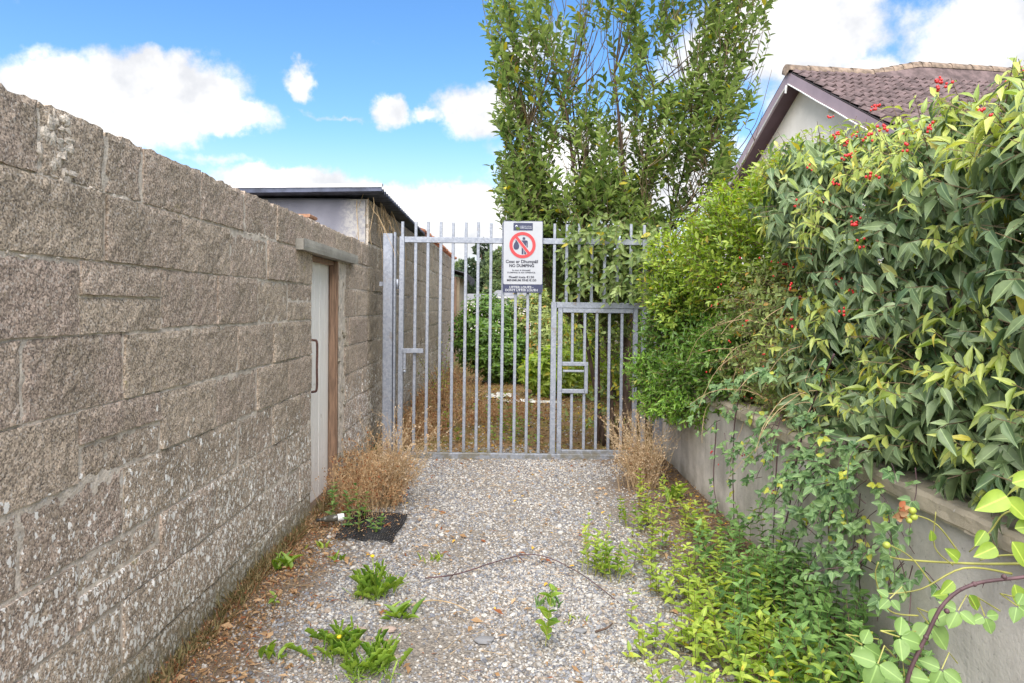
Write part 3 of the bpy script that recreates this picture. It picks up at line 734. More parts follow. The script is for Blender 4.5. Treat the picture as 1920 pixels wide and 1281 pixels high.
mb = MB(); mb.box(-4.6, -4.5, SH0 + .1, SH1, -0.1, 2.72); mb.box(-4.5, XW - .2, SH1 - .1, SH1 - .003, -0.1, 2.70); mb.build('wall', m_shedfront, shed)
mb = MB()
def corr(u, v):
    y = 6.98 + (SH1 - 6.98) * u; xe = -1.31 - 0.10 * u
    x = -4.7 + (xe + 4.7) * v
    return (x, y, 2.74 + 0.045 * v + 0.022 * math.sin(y * 2 * math.pi / 0.15))
nu_, nv_ = 236, 6
mb.grid(corr, nu_, nv_)
n0 = len(mb.v); mb.v += [(v[0], v[1], v[2] - 0.006) for v in mb.v[:n0]]; mb.f += [tuple(reversed([i + n0 for i in f])) for f in mb.f[:]]
e = nv_ + 1
for i in range(nu_): mb.f.append((i * e + nv_, (i + 1) * e + nv_, (i + 1) * e + nv_ + n0, i * e + nv_ + n0))
mb.build('corrugated_roof', m_corr, shed, smooth=True)
mb = MB(); mb.add([(-4.7, 6.955, 2.70), (-1.31, 6.955, 2.765), (-1.31, 6.975, 2.765), (-4.7, 6.975, 2.70), (-4.7, 6.955, 2.762), (-1.31, 6.955, 2.805), (-1.31, 6.975, 2.805), (-4.7, 6.975, 2.762)],
                  [(0, 1, 5, 4), (1, 2, 6, 5), (2, 3, 7, 6), (3, 0, 4, 7), (4, 5, 6, 7), (3, 2, 1, 0)]); mb.build('verge_board', m_corr, shed)
mb = MB(); mb.add([(-4.7, 6.945, 2.762), (-1.305, 6.945, 2.805), (-1.305, 7.03, 2.822), (-4.7, 7.03, 2.78), (-4.7, 6.945, 2.790), (-1.305, 6.945, 2.840), (-1.305, 7.03, 2.850), (-4.7, 7.03, 2.808)],
                  [(0, 1, 5, 4), (1, 2, 6, 5), (2, 3, 7, 6), (3, 0, 4, 7), (4, 5, 6, 7), (3, 2, 1, 0)]); mb.build('verge_strip', m_verge, shed)

barn = thing('outbuilding', 'block outbuilding with ragged clay tile eaves seen behind the gate bars', 'outbuilding', (-2.6, SH1, 0))
wall_run(barn, SH1 + 0.004, SH2, 2.82, 1)
mb = MB(); mb.box(-4.6, -4.4, SH1 + .01, SH2, -0.1, 2.8); mb.box(-4.4, XW - .2, SH1 + .004, SH1 + .1, -0.1, 2.8); mb.box(-4.4, XW - .2, SH2 - .1, SH2 - .003, -0.1, 2.8); mb.build('wall', m_beige, barn)
for i in range(42):
    y = SH1 + 0.1 + i * 0.163
    t_ = MB(); r_ = 0.075
    prof = [(math.cos(a_) * r_, math.sin(a_) * r_ * .7) for a_ in [math.pi * k / 6 for k in range(7)]]
    x0, x1 = -2.6, XW + 0.07 + random.uniform(-.03, .02)
    vs_ = [(x, y + p_[0], 2.83 + p_[1] + (x1 - x) * 0.35) for x in (x0, x1) for p_ in prof] + [(x1, y + p_[0] * .8, 2.815 + p_[1] * .8) for p_ in prof]
    t_.add(vs_, [(k, k + 1, 8 + k, 7 + k) for k in range(6)] + [(7 + k, 8 + k, 15 + k, 14 + k) for k in range(6)]); t_.build('roof_tile', m_clay, barn, smooth=True)
farw = thing('garden_shed', 'beige rendered hut with dark sagging roof edge beyond the outbuilding', 'shed', (-1.9, 19.5, 0))
mb = MB(); mb.box(-3.2, -1.42, 19.4, 23, -0.1, 2.42); mb.build('wall', m_beige, farw)
mb = MB(); mb.box(-1.60, -1.50, 19.28, 19.38, -0.1, 2.42); mb.build('post', m_frame, farw)
mb = MB(); mb.grid(lambda u, v: (-3.4 + 2.2 * v, 19.1 + 4.1 * u, 2.85 - 0.36 * v ** 2 + 0.03 * math.sin(u * 60) * v), 60, 8); mb.grid(lambda u, v: (-1.2 + .02 * math.sin(u * 40), 19.1 + 4.1 * u, 2.49 - v * .2 * (1 + .3 * math.sin(u * 31))), 40, 2)
mb.build('roof', m_darkmetal, farw)

# dead vine hanging at the shed corner
vine = thing('dead_vine', 'leafless straw coloured vine hanging from the shed corner', 'vine', (-1.46, 7.3, 2.7))
vm = MB()
for i in range(34):
    y = random.uniform(7.05, 8.3); x = XW + random.uniform(0.01, 0.07); l = random.choice([.25, .4, .6, .85]) * random.uniform(.7, 1.15)
    d = Vector((random.uniform(-.1, .35), random.uniform(-.5, .7), random.uniform(-.6, -1)))
    vm.tube(bend_path((x, y, 2.74 - random.random() * .1), d, l, 7, 1.3, .16), 0.0035, 0.0015, 4)
vm.tube(bend_path((-1.60, 7.13, 2.7), (0.02, -.05, -1), .5, 6, 0, .05), .004, .003, 4); vm.tube(bend_path((-1.58, 7.13, 2.62), (0.4, -.05, 1), .15, 4, 0, .05), .003, .002, 4)
vm.build('stems', m_straw, vine, kind='stuff')

# ================================================================== GATE
GY = 7.16; GS = F / GY
def gx(px): return (px - CX) / GS
def gzz(py): return H - (py - CY) / GS
gate = thing('gate', 'galvanised steel bar gate with a small wicket door across the lane', 'gate', (0.15, GY, 0))
def gbar(name, x0, x1, z0, z1, y0=GY - .02, y1=GY + .02, parent=None, m=m_galv):
    lean = 0.006
    mb = MB(); mb.bbox(x0, x1, y0, y1, z0, z1, 0.003)
    mb.v = [(x + (z_ - 1.2) * lean, y, z_ - (x - 0.15) * lean) for (x, y, z_) in mb.v]
    return mb.build(name, m, parent or gate, origin=((x0 + x1) / 2, GY, (z0 + z1) / 2))
ztop = gzz(452); zbot = gzz(856)
gbar('top_rail', gx(757.5), gx(1202), ztop - .03, ztop + .03)
gbar('stile', gx(748), gx(757), zbot - .0, ztop + .031, GY - .028, GY + .028)
gbar('stile', gx(1202.5), gx(1211), zbot - .0, ztop + .031, GY - .028, GY + .028)
gbar('bottom_rail', gx(757.5), gx(1202), zbot - .032, zbot + .032, GY - .028, GY + .028)
bars = [778, 801, 825, 848, 872, 895, 919, 942, 966, 989, 1012]
wz = gzz(571)
for bx in bars:
    x = gx(bx); gbar('bar', x - .0155, x + .0155, zbot + .034, ztop - .032, GY - .013, GY + .013)
for bx in [1038, 1061, 1084, 1108, 1132, 1156, 1181]:
    x = gx(bx); gbar('bar', x - .0155, x + .0155, wz + .032, ztop - .032, GY - .013, GY + .013)
for bx in [753] + bars + [1038, 1061, 1084, 1108, 1132, 1156, 1181, 1206]:
    x = gx(bx); gbar('spike', x - .0145, x + .0145, ztop + .032, gzz(419) + random.uniform(-.01, .01), GY - .013, GY + .013)
# fixed frame of the wicket
gbar('wicket_frame', gx(1033), gx(1043), zbot + .034, wz + .03, GY - .026, GY + .026)
gbar('wicket_frame', gx(1043.5), gx(1202), wz - .03, wz + .03, GY - .024, GY + .024)
# the wicket door
wk = new_obj('wicket_door', None, gate); wk.location = (gx(1120) - 0.15, 0, 0)
WY0, WY1 = GY - .022, GY + .022
wt = gzz(581); wb = gzz(847)
gbar('wicket_stile', gx(1046), gx(1054.5), wb - .025, wt + .025, WY0, WY1, wk)
gbar('wicket_stile', gx(1187), gx(1195.5), wb - .025, wt + .025, WY0, WY1, wk)
gbar('wicket_rail', gx(1055), gx(1186.5), wt - .023, wt + .023, WY0, WY1, wk)
gbar('wicket_rail', gx(1055), gx(1186.5), wb - .027, wb + .027, WY0, WY1, wk)
bz0, bz1 = gzz(732), gzz(681)
for bx in [1073.4, 1096.5]:
    x = gx(bx); gbar('wicket_bar', x - .0145, x + .0145, bz1 + .022, wt - .025, GY - .012, GY + .012, wk); gbar('wicket_bar', x - .0145, x + .0145, wb + .029, bz0 - .022, GY - .012, GY + .012, wk)
for bx in [1119, 1142.5, 1166]:
    x = gx(bx); gbar('wicket_bar', x - .0145, x + .0145, wb + .029, wt - .025, GY - .012, GY + .012, wk)
gbar('lock_box', gx(1055), gx(1103), bz1 - .02, bz1 + .02, GY - .03, GY + .02, wk)
gbar('lock_box', gx(1055), gx(1096), bz0 - .02, bz0 + .02, GY - .03, GY + .02, wk)
gbar('lock_box', gx(1096.5), gx(1103), bz0 - .02, bz1 - .021, GY - .03, GY + .02, wk)
gbar('bolt', gx(1056), gx(1095), gzz(696), gzz(692), GY - .04, GY - .031, wk)
# latch near the left stile
gbar('latch_bar', gx(757.5), gx(795), gzz(664), gzz(655.5), GY - .055, GY - .032)
gbar('latch_drop', gx(758), gx(763), gzz(694), gzz(664.5), GY - .05, GY - .036)
mb = MB(); mb.tube([(gx(760.5), GY - .065, gzz(697)), (gx(760.5), GY - .03, gzz(697))], .016, k=10); mb.build('latch_eye', m_galv, gate, smooth=True)
gp = thing('gate_post', 'galvanised box post carrying the gate beside the block shed', 'post', (gx(730), GY, 0), group='gate posts')
mb = MB(); mb.bbox(gx(719), gx(737), GY - .05, GY + .05, -0.1, gzz(440), .006); mb.build('shaft', m_galv, gp)
mb = MB(); mb.bbox(gx(738), gx(742), GY - .02, GY + .04, -0.1, gzz(437), .003); mb.build('stop_flange', m_galv, gp)
for zz in (gzz(534), gzz(820)):
    mb = MB(); mb.tube([(gx(745), GY, zz - .05), (gx(745), GY, zz + .05)], .014, k=10); mb.build('hinge', m_galv, gp, smooth=True)
mb = MB(); mb.bbox(gx(712), gx(718.5), GY - .03, GY + .03, gzz(538), gzz(530), .003); mb.build('wall_bracket', m_galv, gp)
gp2 = thing('gate_post', 'galvanised box post half swallowed by the green shrub at the right end of the gate', 'post', (gx(1234), GY, 0), group='gate posts')
mb = MB(); mb.bbox(gx(1226), gx(1242), GY - .05, GY + .05, -0.1, gzz(453), .006); mb.build('shaft', m_galv, gp2)
mb = MB(); mb.tube([(gx(1219), GY, .35), (gx(1219), GY, .45)], .014, k=10); mb.build('hinge', m_galv, gp2, smooth=True)
mb = MB(); mb.bbox(gx(1235), gx(1239), GY - .03, GY + .03, gzz(452.5), gzz(425), .003); mb.build('spike', m_galv, gp2)

# ================================================================== SIGN
SY = 7.118
sx0, sx1, sz0, sz1 = gx(942.5), gx(1017), gzz(549), gzz(415)
sg = thing('warning_sign', 'white no dumping sign with red ring hung on the gate', 'sign', ((sx0 + sx1) / 2, SY, sz0))
def rrect(x0, x1, z0, z1, r, y, seg=5, off=0):
    pts_ = []
    for (cx, cz, a0) in ((x1 - r, z1 - r, 0), (x0 + r, z1 - r, 90), (x0 + r, z0 + r, 180), (x1 - r, z0 + r, 270)):
        for k in range(seg + 1):
            a_ = R(a0 + 90 * k / seg); pts_.append((cx + r * math.cos(a_), y, cz + r * math.sin(a_)))
    return pts_
def plate(name, x0, x1, z0, z1, r, yf, yb, m):
    a_ = rrect(x0, x1, z0, z1, r, yf); b_ = rrect(x0, x1, z0, z1, r, yb); k = len(a_); mb = MB()
    mb.add(a_ + b_, [tuple(range(k)), tuple(range(2 * k - 1, k - 1, -1))] + [(i, k + i, k + (i + 1) % k, (i + 1) % k) for i in range(k)])
    return mb.build(name, m, sg)
plate('border', sx0, sx1, sz0, sz1, .016, SY - .002, SY + .004, m_sgn_b)
SW = sx1 - sx0; SHt = sz1 - sz0
def su(u): return sx0 + (u - 185) / 580 * SW        # from the enlarged sign, 580 x 1055 units
def sv(v): return sz1 - (v - 130) / 1055 * SHt
plate('face', sx0 + .006, sx1 - .006, sv(1062), sz1 - .007, .012, SY - .0045, SY - .0022, m_sgn_w)
plate('logo_panel', su(335), su(615), sv(272), sv(162), .001, SY - .0065, SY - .0046, m_sgn_b)
def ring(name, cx, cz, ro, ri, y, m, seg=48):
    mb = MB(); vs_ = [(cx + r * math.cos(2 * math.pi * i / seg), y, cz + r * math.sin(2 * math.pi * i / seg)) for r in (ro, ri) for i in range(seg)]
    mb.add(vs_, [(i, (i + 1) % seg, seg + (i + 1) % seg, seg + i) for i in range(seg)]); return mb.build(name, m, sg)
def poly(name, pts_, y, m):
    mb = MB(); mb.add([(su(a_), y, sv(b_)) for a_, b_ in pts_], [tuple(range(len(pts_)))]); return mb.build(name, m, sg)
k_ = SW / 580
cxs, czs = su(468), sv(487)
ring('ring', cxs, czs, 190 * k_, 146 * k_, SY - .0085, m_sgn_r)
a_ = R(-52); dx_, dz_ = math.cos(a_), math.sin(a_); hw_ = 20 * k_; rr_ = 150 * k_
mb = MB(); mb.add([(cxs + dx_ * s1 * rr_ - dz_ * s2 * hw_, SY - .009, czs + dz_ * s1 * rr_ + dx_ * s2 * hw_) for s1, s2 in ((-1, -1), (1, -1), (1, 1), (-1, 1))], [(0, 1, 2, 3)]); mb.build('slash', m_sgn_r, sg)
mb = MB(); mb.add([(cxs + dx_ * s1 * rr_ * .94 - dz_ * s2 * hw_ * 1.35, SY - .0075, czs + dz_ * s1 * rr_ * .94 + dx_ * s2 * hw_ * 1.35) for s1, s2 in ((-1, -1), (1, -1), (1, 1), (-1, 1))], [(0, 1, 2, 3)]); mb.build('slash_edge', m_sgn_w, sg)
bagp = [(378, 412), (392, 408), (396, 424), (390, 436), (408, 462), (420, 500), (414, 535), (395, 553), (362, 553), (342, 535), (336, 500), (348, 462), (368, 436), (362, 420)]
poly('bag_symbol', bagp, SY - .0062, m_sgn_b)
poly('figure_body', [(462, 418), (530, 418), (543, 430), (543, 522), (528, 522), (524, 450), (520, 450), (520, 622), (494, 622), (492, 540), (484, 540), (482, 622), (456, 622), (456, 470), (430, 440), (440, 424)], SY - .0062, m_sgn_b)
poly('figure_head', [(488 + 21 * math.cos(t_ * .52), 390 + 21 * math.sin(t_ * .52)) for t_ in range(12)], SY - .0062, m_sgn_b)
def text(s, u, v, hgt, m, y, width=None, bold=0.0, name='lettering'):
    cu = bpy.data.curves.new('t', 'FONT'); cu.body = s; cu.size = 1; cu.align_x = 'CENTER'; cu.align_y = 'CENTER'; cu.offset = bold; cu.resolution_u = 3
    o = bpy.data.objects.new('t', cu); C.objects.link(o)
    bpy.context.view_layer.update()
    me = bpy.data.meshes.new_from_object(o.evaluated_get(bpy.context.evaluated_depsgraph_get()))
    bpy.data.objects.remove(o); bpy.data.curves.remove(cu)
    co_ = np.zeros(len(me.vertices) * 3); me.vertices.foreach_get('co', co_); co_ = co_.reshape(-1, 3)
    w0, w1 = co_[:, 0].min(), co_[:, 0].max()
    sxx = (width * k_) / (w1 - w0); sz_ = hgt * k_ / 0.72
    out = np.zeros_like(co_); out[:, 0] = (co_[:, 0] - (w0 + w1) / 2) * sxx; out[:, 2] = co_[:, 1] * sz_
    me.vertices.foreach_set('co', out.reshape(-1)); me.materials.clear(); me.materials.append(m); me.update()
    t = new_obj(name, me, sg); t.location = Vector((su(u), y, sv(v))) - Vector(sg.location)
text('Cosc ar Dhumpáil', 460, 730, 46, m_sgn_k, SY - .006, 468, .03)
text('NO DUMPING', 458, 791, 42, m_sgn_k, SY - .006, 360, .035)
text('Is cion é dumpáil', 452, 856, 22, m_sgn_k, SY - .006, 262, .025)
text('DUMPING IS AN OFFENCE.', 454, 891, 21, m_sgn_k, SY - .006, 410, .025)
text('Fíneáil íosta €150', 456, 958, 32, m_sgn_k, SY - .006, 366, .03)
text('MINIMUM FINE €150', 458, 1004, 32, m_sgn_k, SY - .006, 424, .03)
text('LITTER LOUTS -', 456, 1106, 34, m_sgn_w, SY - .0035, 348, .03)
text("DON'T LITTER LOUTH", 456, 1149, 34, m_sgn_w, SY - .0035, 468, .03)
text('comhairle contae', 512, 210, 14, m_sgn_g, SY - .0075, 170, .0)
text('LOUTH county council', 512, 236, 16, m_sgn_g, SY - .0075, 176, .01)
poly('crest', [(360, 222), (366, 200), (374, 192), (384, 192), (392, 200), (398, 222), (390, 216), (379, 206), (368, 216)], SY - .0075, m_sgn_g)

# ================================================================== RIGHT RETAINING WALL
XR = 1.6
rw = thing('retaining_wall', 'low stained concrete retaining wall with stone coping on the right', 'wall', (XR, 4, 0))
mb = MB()
mb.grid(lambda u, v: (XR + 0.006 * noise.noise(Vector((u * 40, v * 6, 0))) + 0.003 * noise.noise(Vector((u * 150, v * 22, 5))), 7.1 - 6.3 * u, -0.1 + 0.935 * v), 160, 24)
mb.box(XR + .012, XR + .18, 0.8, 7.1, -0.1, 0.835)
mb.build('wall_face', m_conc, rw, smooth=True)
y = 0.8; k = 0
while y < 7.0:
    l = random.choice([.62, .75, .9]); y1 = min(7.08, y + l); s_ = MB(); dz = random.uniform(-.004, .004)
    x0 = XR - 0.05 + random.uniform(-.006, .006); seed = y
    def cop(u, v, x0=x0, y=y, y1=y1, dz=dz, seed=seed):
        # section around the stone: bottom front, top front, top back, bottom back
        prof = [(x0 + .004, .84), (x0, .852), (x0 + .002, .895), (x0 + .014, .91), (x0 + .12, .915), (x0 + .27, .91), (x0 + .27, .84)]
        t = v * 6; i = min(5, int(t)); f_ = t - i; px_ = prof[i][0] + (prof[i + 1][0] - prof[i][0]) * f_; pz_ = prof[i][1] + (prof[i + 1][1] - prof[i][1]) * f_
        yy = y + .004 + (y1 - y - .008) * u; q = noise.noise(Vector((yy * 14, v * 9, seed)))
        return (px_ + q * .005, yy, pz_ + dz + q * .004)
    s_.grid(cop, 14, 12)
    nv_ = 13
    s_.f.append(tuple(range(0, nv_))); s_.f.append(tuple(reversed(range(14 * nv_, 15 * nv_))))
    s_.build('coping_stone', m_coping, rw, smooth=False, origin=(XR, (y + y1) / 2, .87)); y = y1
m_soil = simple('dark garden soil', (0.07, 0.05, 0.035), 0.95, var=0.4, scale=12, bmp=0.5)
mb = MB(); mb.grid(lambda u, v: (XR + .181 + 40 * u ** 2, -2 + 42 * v, 0.83 + .02 * noise.noise(Vector((u * 90, v * 90, 0)))), 40, 60); mb.box(XR + .182, 42, -2, 40, -.1, .78)
tag(mb.build('garden_bed', m_soil), kind='structure')

# ================================================================== HOUSE ON THE RIGHT
YA = 13.0
ha = Vector((0.406 * YA, YA, 1.6 + 0.347 * YA))        # gable apex
rot = R(7.5); rd = Vector((math.cos(rot), math.sin(rot), 0)); gd = Vector((-math.sin(rot), math.cos(rot), 0))   # ridge dir, away dir
pitch = 0.628
hs_ = thing('bungalow', 'cream bungalow with brown tiled roof and mauve gable boards behind the hedge', 'house', (ha.x, ha.y, 0.8))
def hp(s, t, z): return ha + rd * s + gd * t + Vector((0, 0, z))    # s along ridge, t away, z up
mb = MB()    # gable wall and side walls, inset from the verge
IN = 0.32; T1 = 3.6
mb.add([hp(IN, -T1, -5.6), hp(IN, T1, -5.6), hp(IN, T1, -T1 * pitch - .2), hp(IN, 0, -.2), hp(IN, -T1, -T1 * pitch - .2)], [(0, 1, 2, 3, 4)])
mb.add([hp(IN, -T1, -5.6), hp(IN, -T1, -T1 * pitch - .2), hp(12, -T1, -T1 * pitch - .2), hp(12, -T1, -5.6)], [(0, 1, 2, 3)])
mb.add([hp(IN, T1, -5.6), hp(IN, T1, -T1 * pitch - .2), hp(12, T1, -T1 * pitch - .2), hp(12, T1, -5.6)], [(3, 2, 1, 0)])
mb.build('wall', m_white, hs_)
for sgn in (-1, 1):
    T2 = T1 + .35
    mb = MB()
    a0 = [hp(0, 0, -.02), hp(0, sgn * T2, -T2 * pitch - .02), hp(0, sgn * T2, -T2 * pitch - .24), hp(0, 0, -.26)]
    a1 = [p + rd * .03 for p in a0]
    mb.add(a0 + a1, [(0, 1, 2, 3), (7, 6, 5, 4), (0, 4, 5, 1), (2, 6, 7, 3), (1, 5, 6, 2), (0, 3, 7, 4)]); mb.build('fascia', m_fascia, hs_)
    mb = MB(); a0 = [hp(.03, 0, -.235), hp(.03, sgn * T2, -T2 * pitch - .215), hp(IN, sgn * T2, -T2 * pitch - .215), hp(IN, 0, -.235)]
    a1 = [p - Vector((0, 0, .015)) for p in a0]
    mb.add(a0 + a1, [(0, 1, 2, 3), (7, 6, 5, 4), (0, 4, 5, 1), (1, 5, 6, 2)]); mb.build('soffit', m_soffit, hs_)
    mb = MB(); mb.add([hp(0, 0, 0), hp(0, sgn * T2, -T2 * pitch), hp(12, sgn * T2, -T2 * pitch), hp(12, 0, 0)], [(0, 1, 2, 3)]); mb.build('roof', m_darkmetal, hs_)
    mb = MB(); mb.tube([hp(-.012, sgn * .02, -.26 if sgn < 0 else -.27)] + [hp(-.02, sgn * T2 * k / 8, -T2 * pitch * k / 8 - .25 + .008 * (k % 2)) for k in range(1, 9)], .012, k=6); mb.build('cable', m_whitep, hs_)
mb = MB(); mb.tube([hp(-.02, .02, -.27), hp(-.03, .03, -.42)], .02, k=6); mb.build('cable_box', m_whitep, hs_)
mb = MB(); mb.blob(hp(IN - .05, -.95, -1.0), .07, seg=10, rings=6); mb.build('lamp', m_whitep, hs_, smooth=True)
mb = MB(); mb.tube([hp(-.03, 2.35, -1.85), hp(.3, 2.35, -1.9), hp(.3, 3.3, -2.35)], .05, k=8); mb.build('gutter', m_darkmetal, hs_)
# double roman tiles on the near slope
TWd, TG = 0.33, 0.30
def tile_mesh():
    mb = MB(); nu_ = 12
    for zo in (0,):
        mb.grid(lambda u, v: (u * TWd, -v * (TG + .05), 0.046 * max(0, math.sin(u * 4 * math.pi - .4)) ** .8 + .03 * v + .008 if True else 0, ), nu_, 1)
    n_ = len(mb.v)
    lo = [(u / nu_ * TWd, -(TG + .05), -0.004) for u in range(nu_ + 1)]; mb.v += lo
    for i in range(nu_): mb.f.append((i * 2 + 1, n_ + i, n_ + i + 1, i * 2 + 3))
    me = bpy.data.meshes.new('roof_tile'); me.from_pydata([(float(a_), float(b_), float(c_)) for a_, b_, c_ in mb.v], [], mb.f); me.materials.append(m_tile); return me
tme = tile_mesh()
ang = math.atan(pitch); dn_ = (-gd * math.cos(ang) - Vector((0, 0, math.sin(ang)))); up_n = rd.cross(-dn_).normalized()
if up_n.z < 0: up_n = -up_n
base = Matrix(((rd.x, -dn_.x, up_n.x, 0), (rd.y, -dn_.y, up_n.y, 0), (rd.z, -dn_.z, up_n.z, 0), (0, 0, 0, 1)))
hl = Vector(hs_.location)
for r_ in range(11):
    for c_ in range(26):
        p = ha + rd * (c_ * TWd + .02) + dn_ * (r_ * TG + .05) + up_n * .01
        o = new_obj('roof_tile', tme, hs_); m4 = base.copy(); p = p - hl + rvec(.003); m4.translation = p; o.matrix_local = m4
# ridge tiles: level, then climbing over the junction with the next roof
def ridge_z(s): return 0.0 if s < 1.75 else (0.20 * min(1, (s - 1.75) / .9) if s < 4 else .20 - .02 * (s - 4))
s = -0.05; first = True
while s < 7.5:
    L_ = .44 if s < 1.6 or s > 2.8 else .2
    mb = MB()
    def rt(u, v, s=s, L_=L_):
        ss = s + (L_ + .015) * u; a_ = math.pi * v; r_ = .125 + .012 * (1 - u)
        return hp(ss, math.cos(a_) * r_, -.075 + math.sin(a_) * r_ * 1.05 + ridge_z(ss) + .05)
    mb.grid(rt, 2, 8)
    if first:
        nn_ = len(mb.v); mb.v.append(hp(s, 0, -.1)); mb.f += [(j, j + 1, nn_) for j in range(8)]; first = False
    mb.build('ridge_tile', m_ridge, hs_, smooth=True); s += L_
mb = MB()   # slope of the next roof rising behind the ridge
mb.grid(lambda u, v: hp(1.7 + 6 * u, -.06 - .26 * v, (ridge_z(1.7 + 6 * u)) * (1 - v) - .32 * pitch * v + .06), 30, 4)
mb.build('roof_junction', m_tile, hs_)

# ================================================================== VEGETATION HELPERS
def shrub(name, label, cat, loc, lobes, ntw, tw_len, lv_per, L, wr, tpl, lm, stem_m, nparts=250, pairs=True, droop=.3, ang=60, curl=.2, up=.35, shell=.25,
          cond=None, inner=0, inner_mat=None, tipmat=None, tipfrac=.3, grav=.3, group=None, tfn=None, tip_cond=None):
    root = thing(name, label, cat, loc, group)
    lv = Leaves(); tips = Leaves(); tw = MB()
    for (p, nn) in lobe_points(lobes, ntw, shell, cond):
        d = (nn + Vector((0, 0, up)) + rvec(.25)).normalized(); l = tw_len * random.uniform(.6, 1.3)
        path = bend_path(p - d * l * .7, d, l, 4, grav, .08)
        tw.tube(path, .0035, .0015, 3, False)
        if tipmat and (nn.z > .15 or random.random() < .12) and random.random() < tipfrac * 2.2:
            leaves_on(lv, path, .15, .72, int(lv_per * .6), L, wr, ang, droop, pairs, curl, tfn)
            leaves_on(tips, path, .72, 1, max(2, int(lv_per * .4)), L * .85, wr * .8, ang * .8, droop * .8, pairs, curl, tfn)
        else: leaves_on(lv, path, .1, 1, lv_per, L, wr, ang, droop, pairs, curl, tfn)
    if inner:
        for (p, nn) in lobe_points([(c, tuple(q * .8 for q in r)) for c, r in lobes], inner, .5, cond):
            lv.add(p, (rvec() + Vector((0, 0, -.3))), rvec() + nn, L, wr, curl)
    foliage(root, lv, tpl, lm, nparts)
    if tips.P: foliage(root, tips, tpl, tipmat, nparts // 4, name='young_foliage')
    tw.build('twigs', stem_m, root, kind='stuff')
    return root, tw
def stems(root, pts_from, pts_to, r0, r1, m, n=7, name='stem', wob=.05):
    for a_, b_ in zip(pts_from, pts_to):
        a_ = Vector(a_); b_ = Vector(b_); mid = a_.lerp(b_, .5) + rvec(wob * 2)
        mb = MB(); mb.tube(smooth_path([a_, mid, b_], n), r0, r1, 7); mb.build(name, m, root, smooth=True, origin=a_)
def berries(root, clusters, r=.006, n=5, m=m_berry, spread=.02, name='berry'):
    mb0 = MB(); mb0.blob((0, 0, 0), 1, seg=8, rings=6)
    me = bpy.data.meshes.new('berry'); me.from_pydata([tuple(v) for v in mb0.v], [], mb0.f); me.materials.append(m)
    me.polygons.foreach_set('use_smooth', [True] * len(me.polygons)); pl = world_loc(root)
    for c in clusters:
        for _ in range(max(1, int(n * random.uniform(.5, 1.4)))):
            o = new_obj(name, me, root); q = r * random.uniform(.8, 1.15); o.scale = (q, q, q * 1.1); o.location = Vector(c) + rvec(spread * .55) - pl

# ================================================================== BIG LEAFED HEDGE SHRUB (right foreground)
lobes = [((1.98, 4.3, 2.30), (.40, .45, .40)), ((2.25, 2.0, 1.75), (.68, .75, .80)), ((2.30, 2.9, 1.75), (.70, .75, .92)), ((2.30, 3.7, 1.80), (.68, .62, .93)), ((2.25, 1.3, 1.6), (.6, .6, .8)), ((2.0, 2.5, 1.25), (.5, .8, .42)), ((2.05, 3.8, 1.35), (.52, .55, .45)), ((1.76, 3.0, 1.10), (.24, 1.0, .22)), ((1.74, 1.9, 1.08), (.24, .7, .2)), ((2.05, 3.1, 2.12), (.42, .6, .34)), ((2.0, 2.25, 2.1), (.4, .45, .3)), ((3.1, 2.3, 1.5), (.5, 1.9, 1.0)),
         ((2.75, 2.6, 1.9), (.6, 1.1, .75)), ((2.1, 1.8, 1.2), (.48, .5, .4))]
vis = lambda p, nn: p.z > .9 and (nn.x < .35 or nn.z > .3) and p.y > .7 and (nn.y < .6 or nn.z > .2)
big, _ = shrub('hedge_shrub', 'tall hedge shrub with long drooping grey green leaves and red berries above the coping', 'shrub', (2.2, 2.6, .85), lobes, 2500, .30, 10, .115, .38, 'long', L_big, m_twig,
      nparts=300, droop=.85, ang=62, curl=.42, up=.45, shell=.22, cond=vis, inner=5200, tipmat=L_bigtip, tipfrac=.4, grav=.35)
stems(big, [(2.0 + .1 * (i % 3), 1.4 + .35 * i, .85) for i in range(8)], [(1.9 + .15 * (i % 2), 1.5 + .37 * i, 1.9) for i in range(8)], .028, .008, m_bark)
bc = [W(1600, 350, 3.6), W(1640, 345, 3.4), W(1560, 335, 3.7), W(1553, 368, 3.7), W(1625, 395, 3.3), W(1700, 148, 3.5), W(1810, 215, 2.75), W(1830, 235, 2.75), W(1790, 240, 2.8), W(1890, 145, 2.7), W(1545, 255, 3.8), W(1585, 290, 3.7), W(1440, 290, 4.1), W(1690, 260, 3.2), W(1555, 180, 3.8), W(1585, 215, 3.7), W(1620, 352, 3.4), W(1500, 480, 3.9), W(1555, 570, 3.6), W(1625, 600, 3.1)]
bc2 = []
for p, nn in lobe_points(lobes, 900, .05, vis):
    px, py = CX + F * p.x / p.y, CY - F * (p.z - H) / p.y
    if any(abs(px - (CX + F * q.x / q.y)) < 38 and abs(py - (CY - F * (q.z - H) / q.y)) < 38 for q in bc) and nn.x < .1: bc2.append(p + nn * .10)
bc2 = bc2[:46]
berries(big, bc2, .0065, 6, spread=.022)

bks, _ = shrub('filler_shrub', 'dark filler shrub added behind the big leafed hedge to close bright gaps', 'shrub', (3.5, 4.2, .85), [((3.5, 4.2, 1.45), (.9, 1.0, .95)), ((3.9, 5.4, 1.4), (.9, .9, .8)), ((3.3, 2.9, 1.5), (.5, .9, .85))], 700, .3, 9, .12, .5, 'broad', L_dark, m_twig,
      nparts=0, cond=lambda p, nn: nn.x < .5, inner=2200)  # added backing: dark leaves block bright sky and wall showing through the hedge
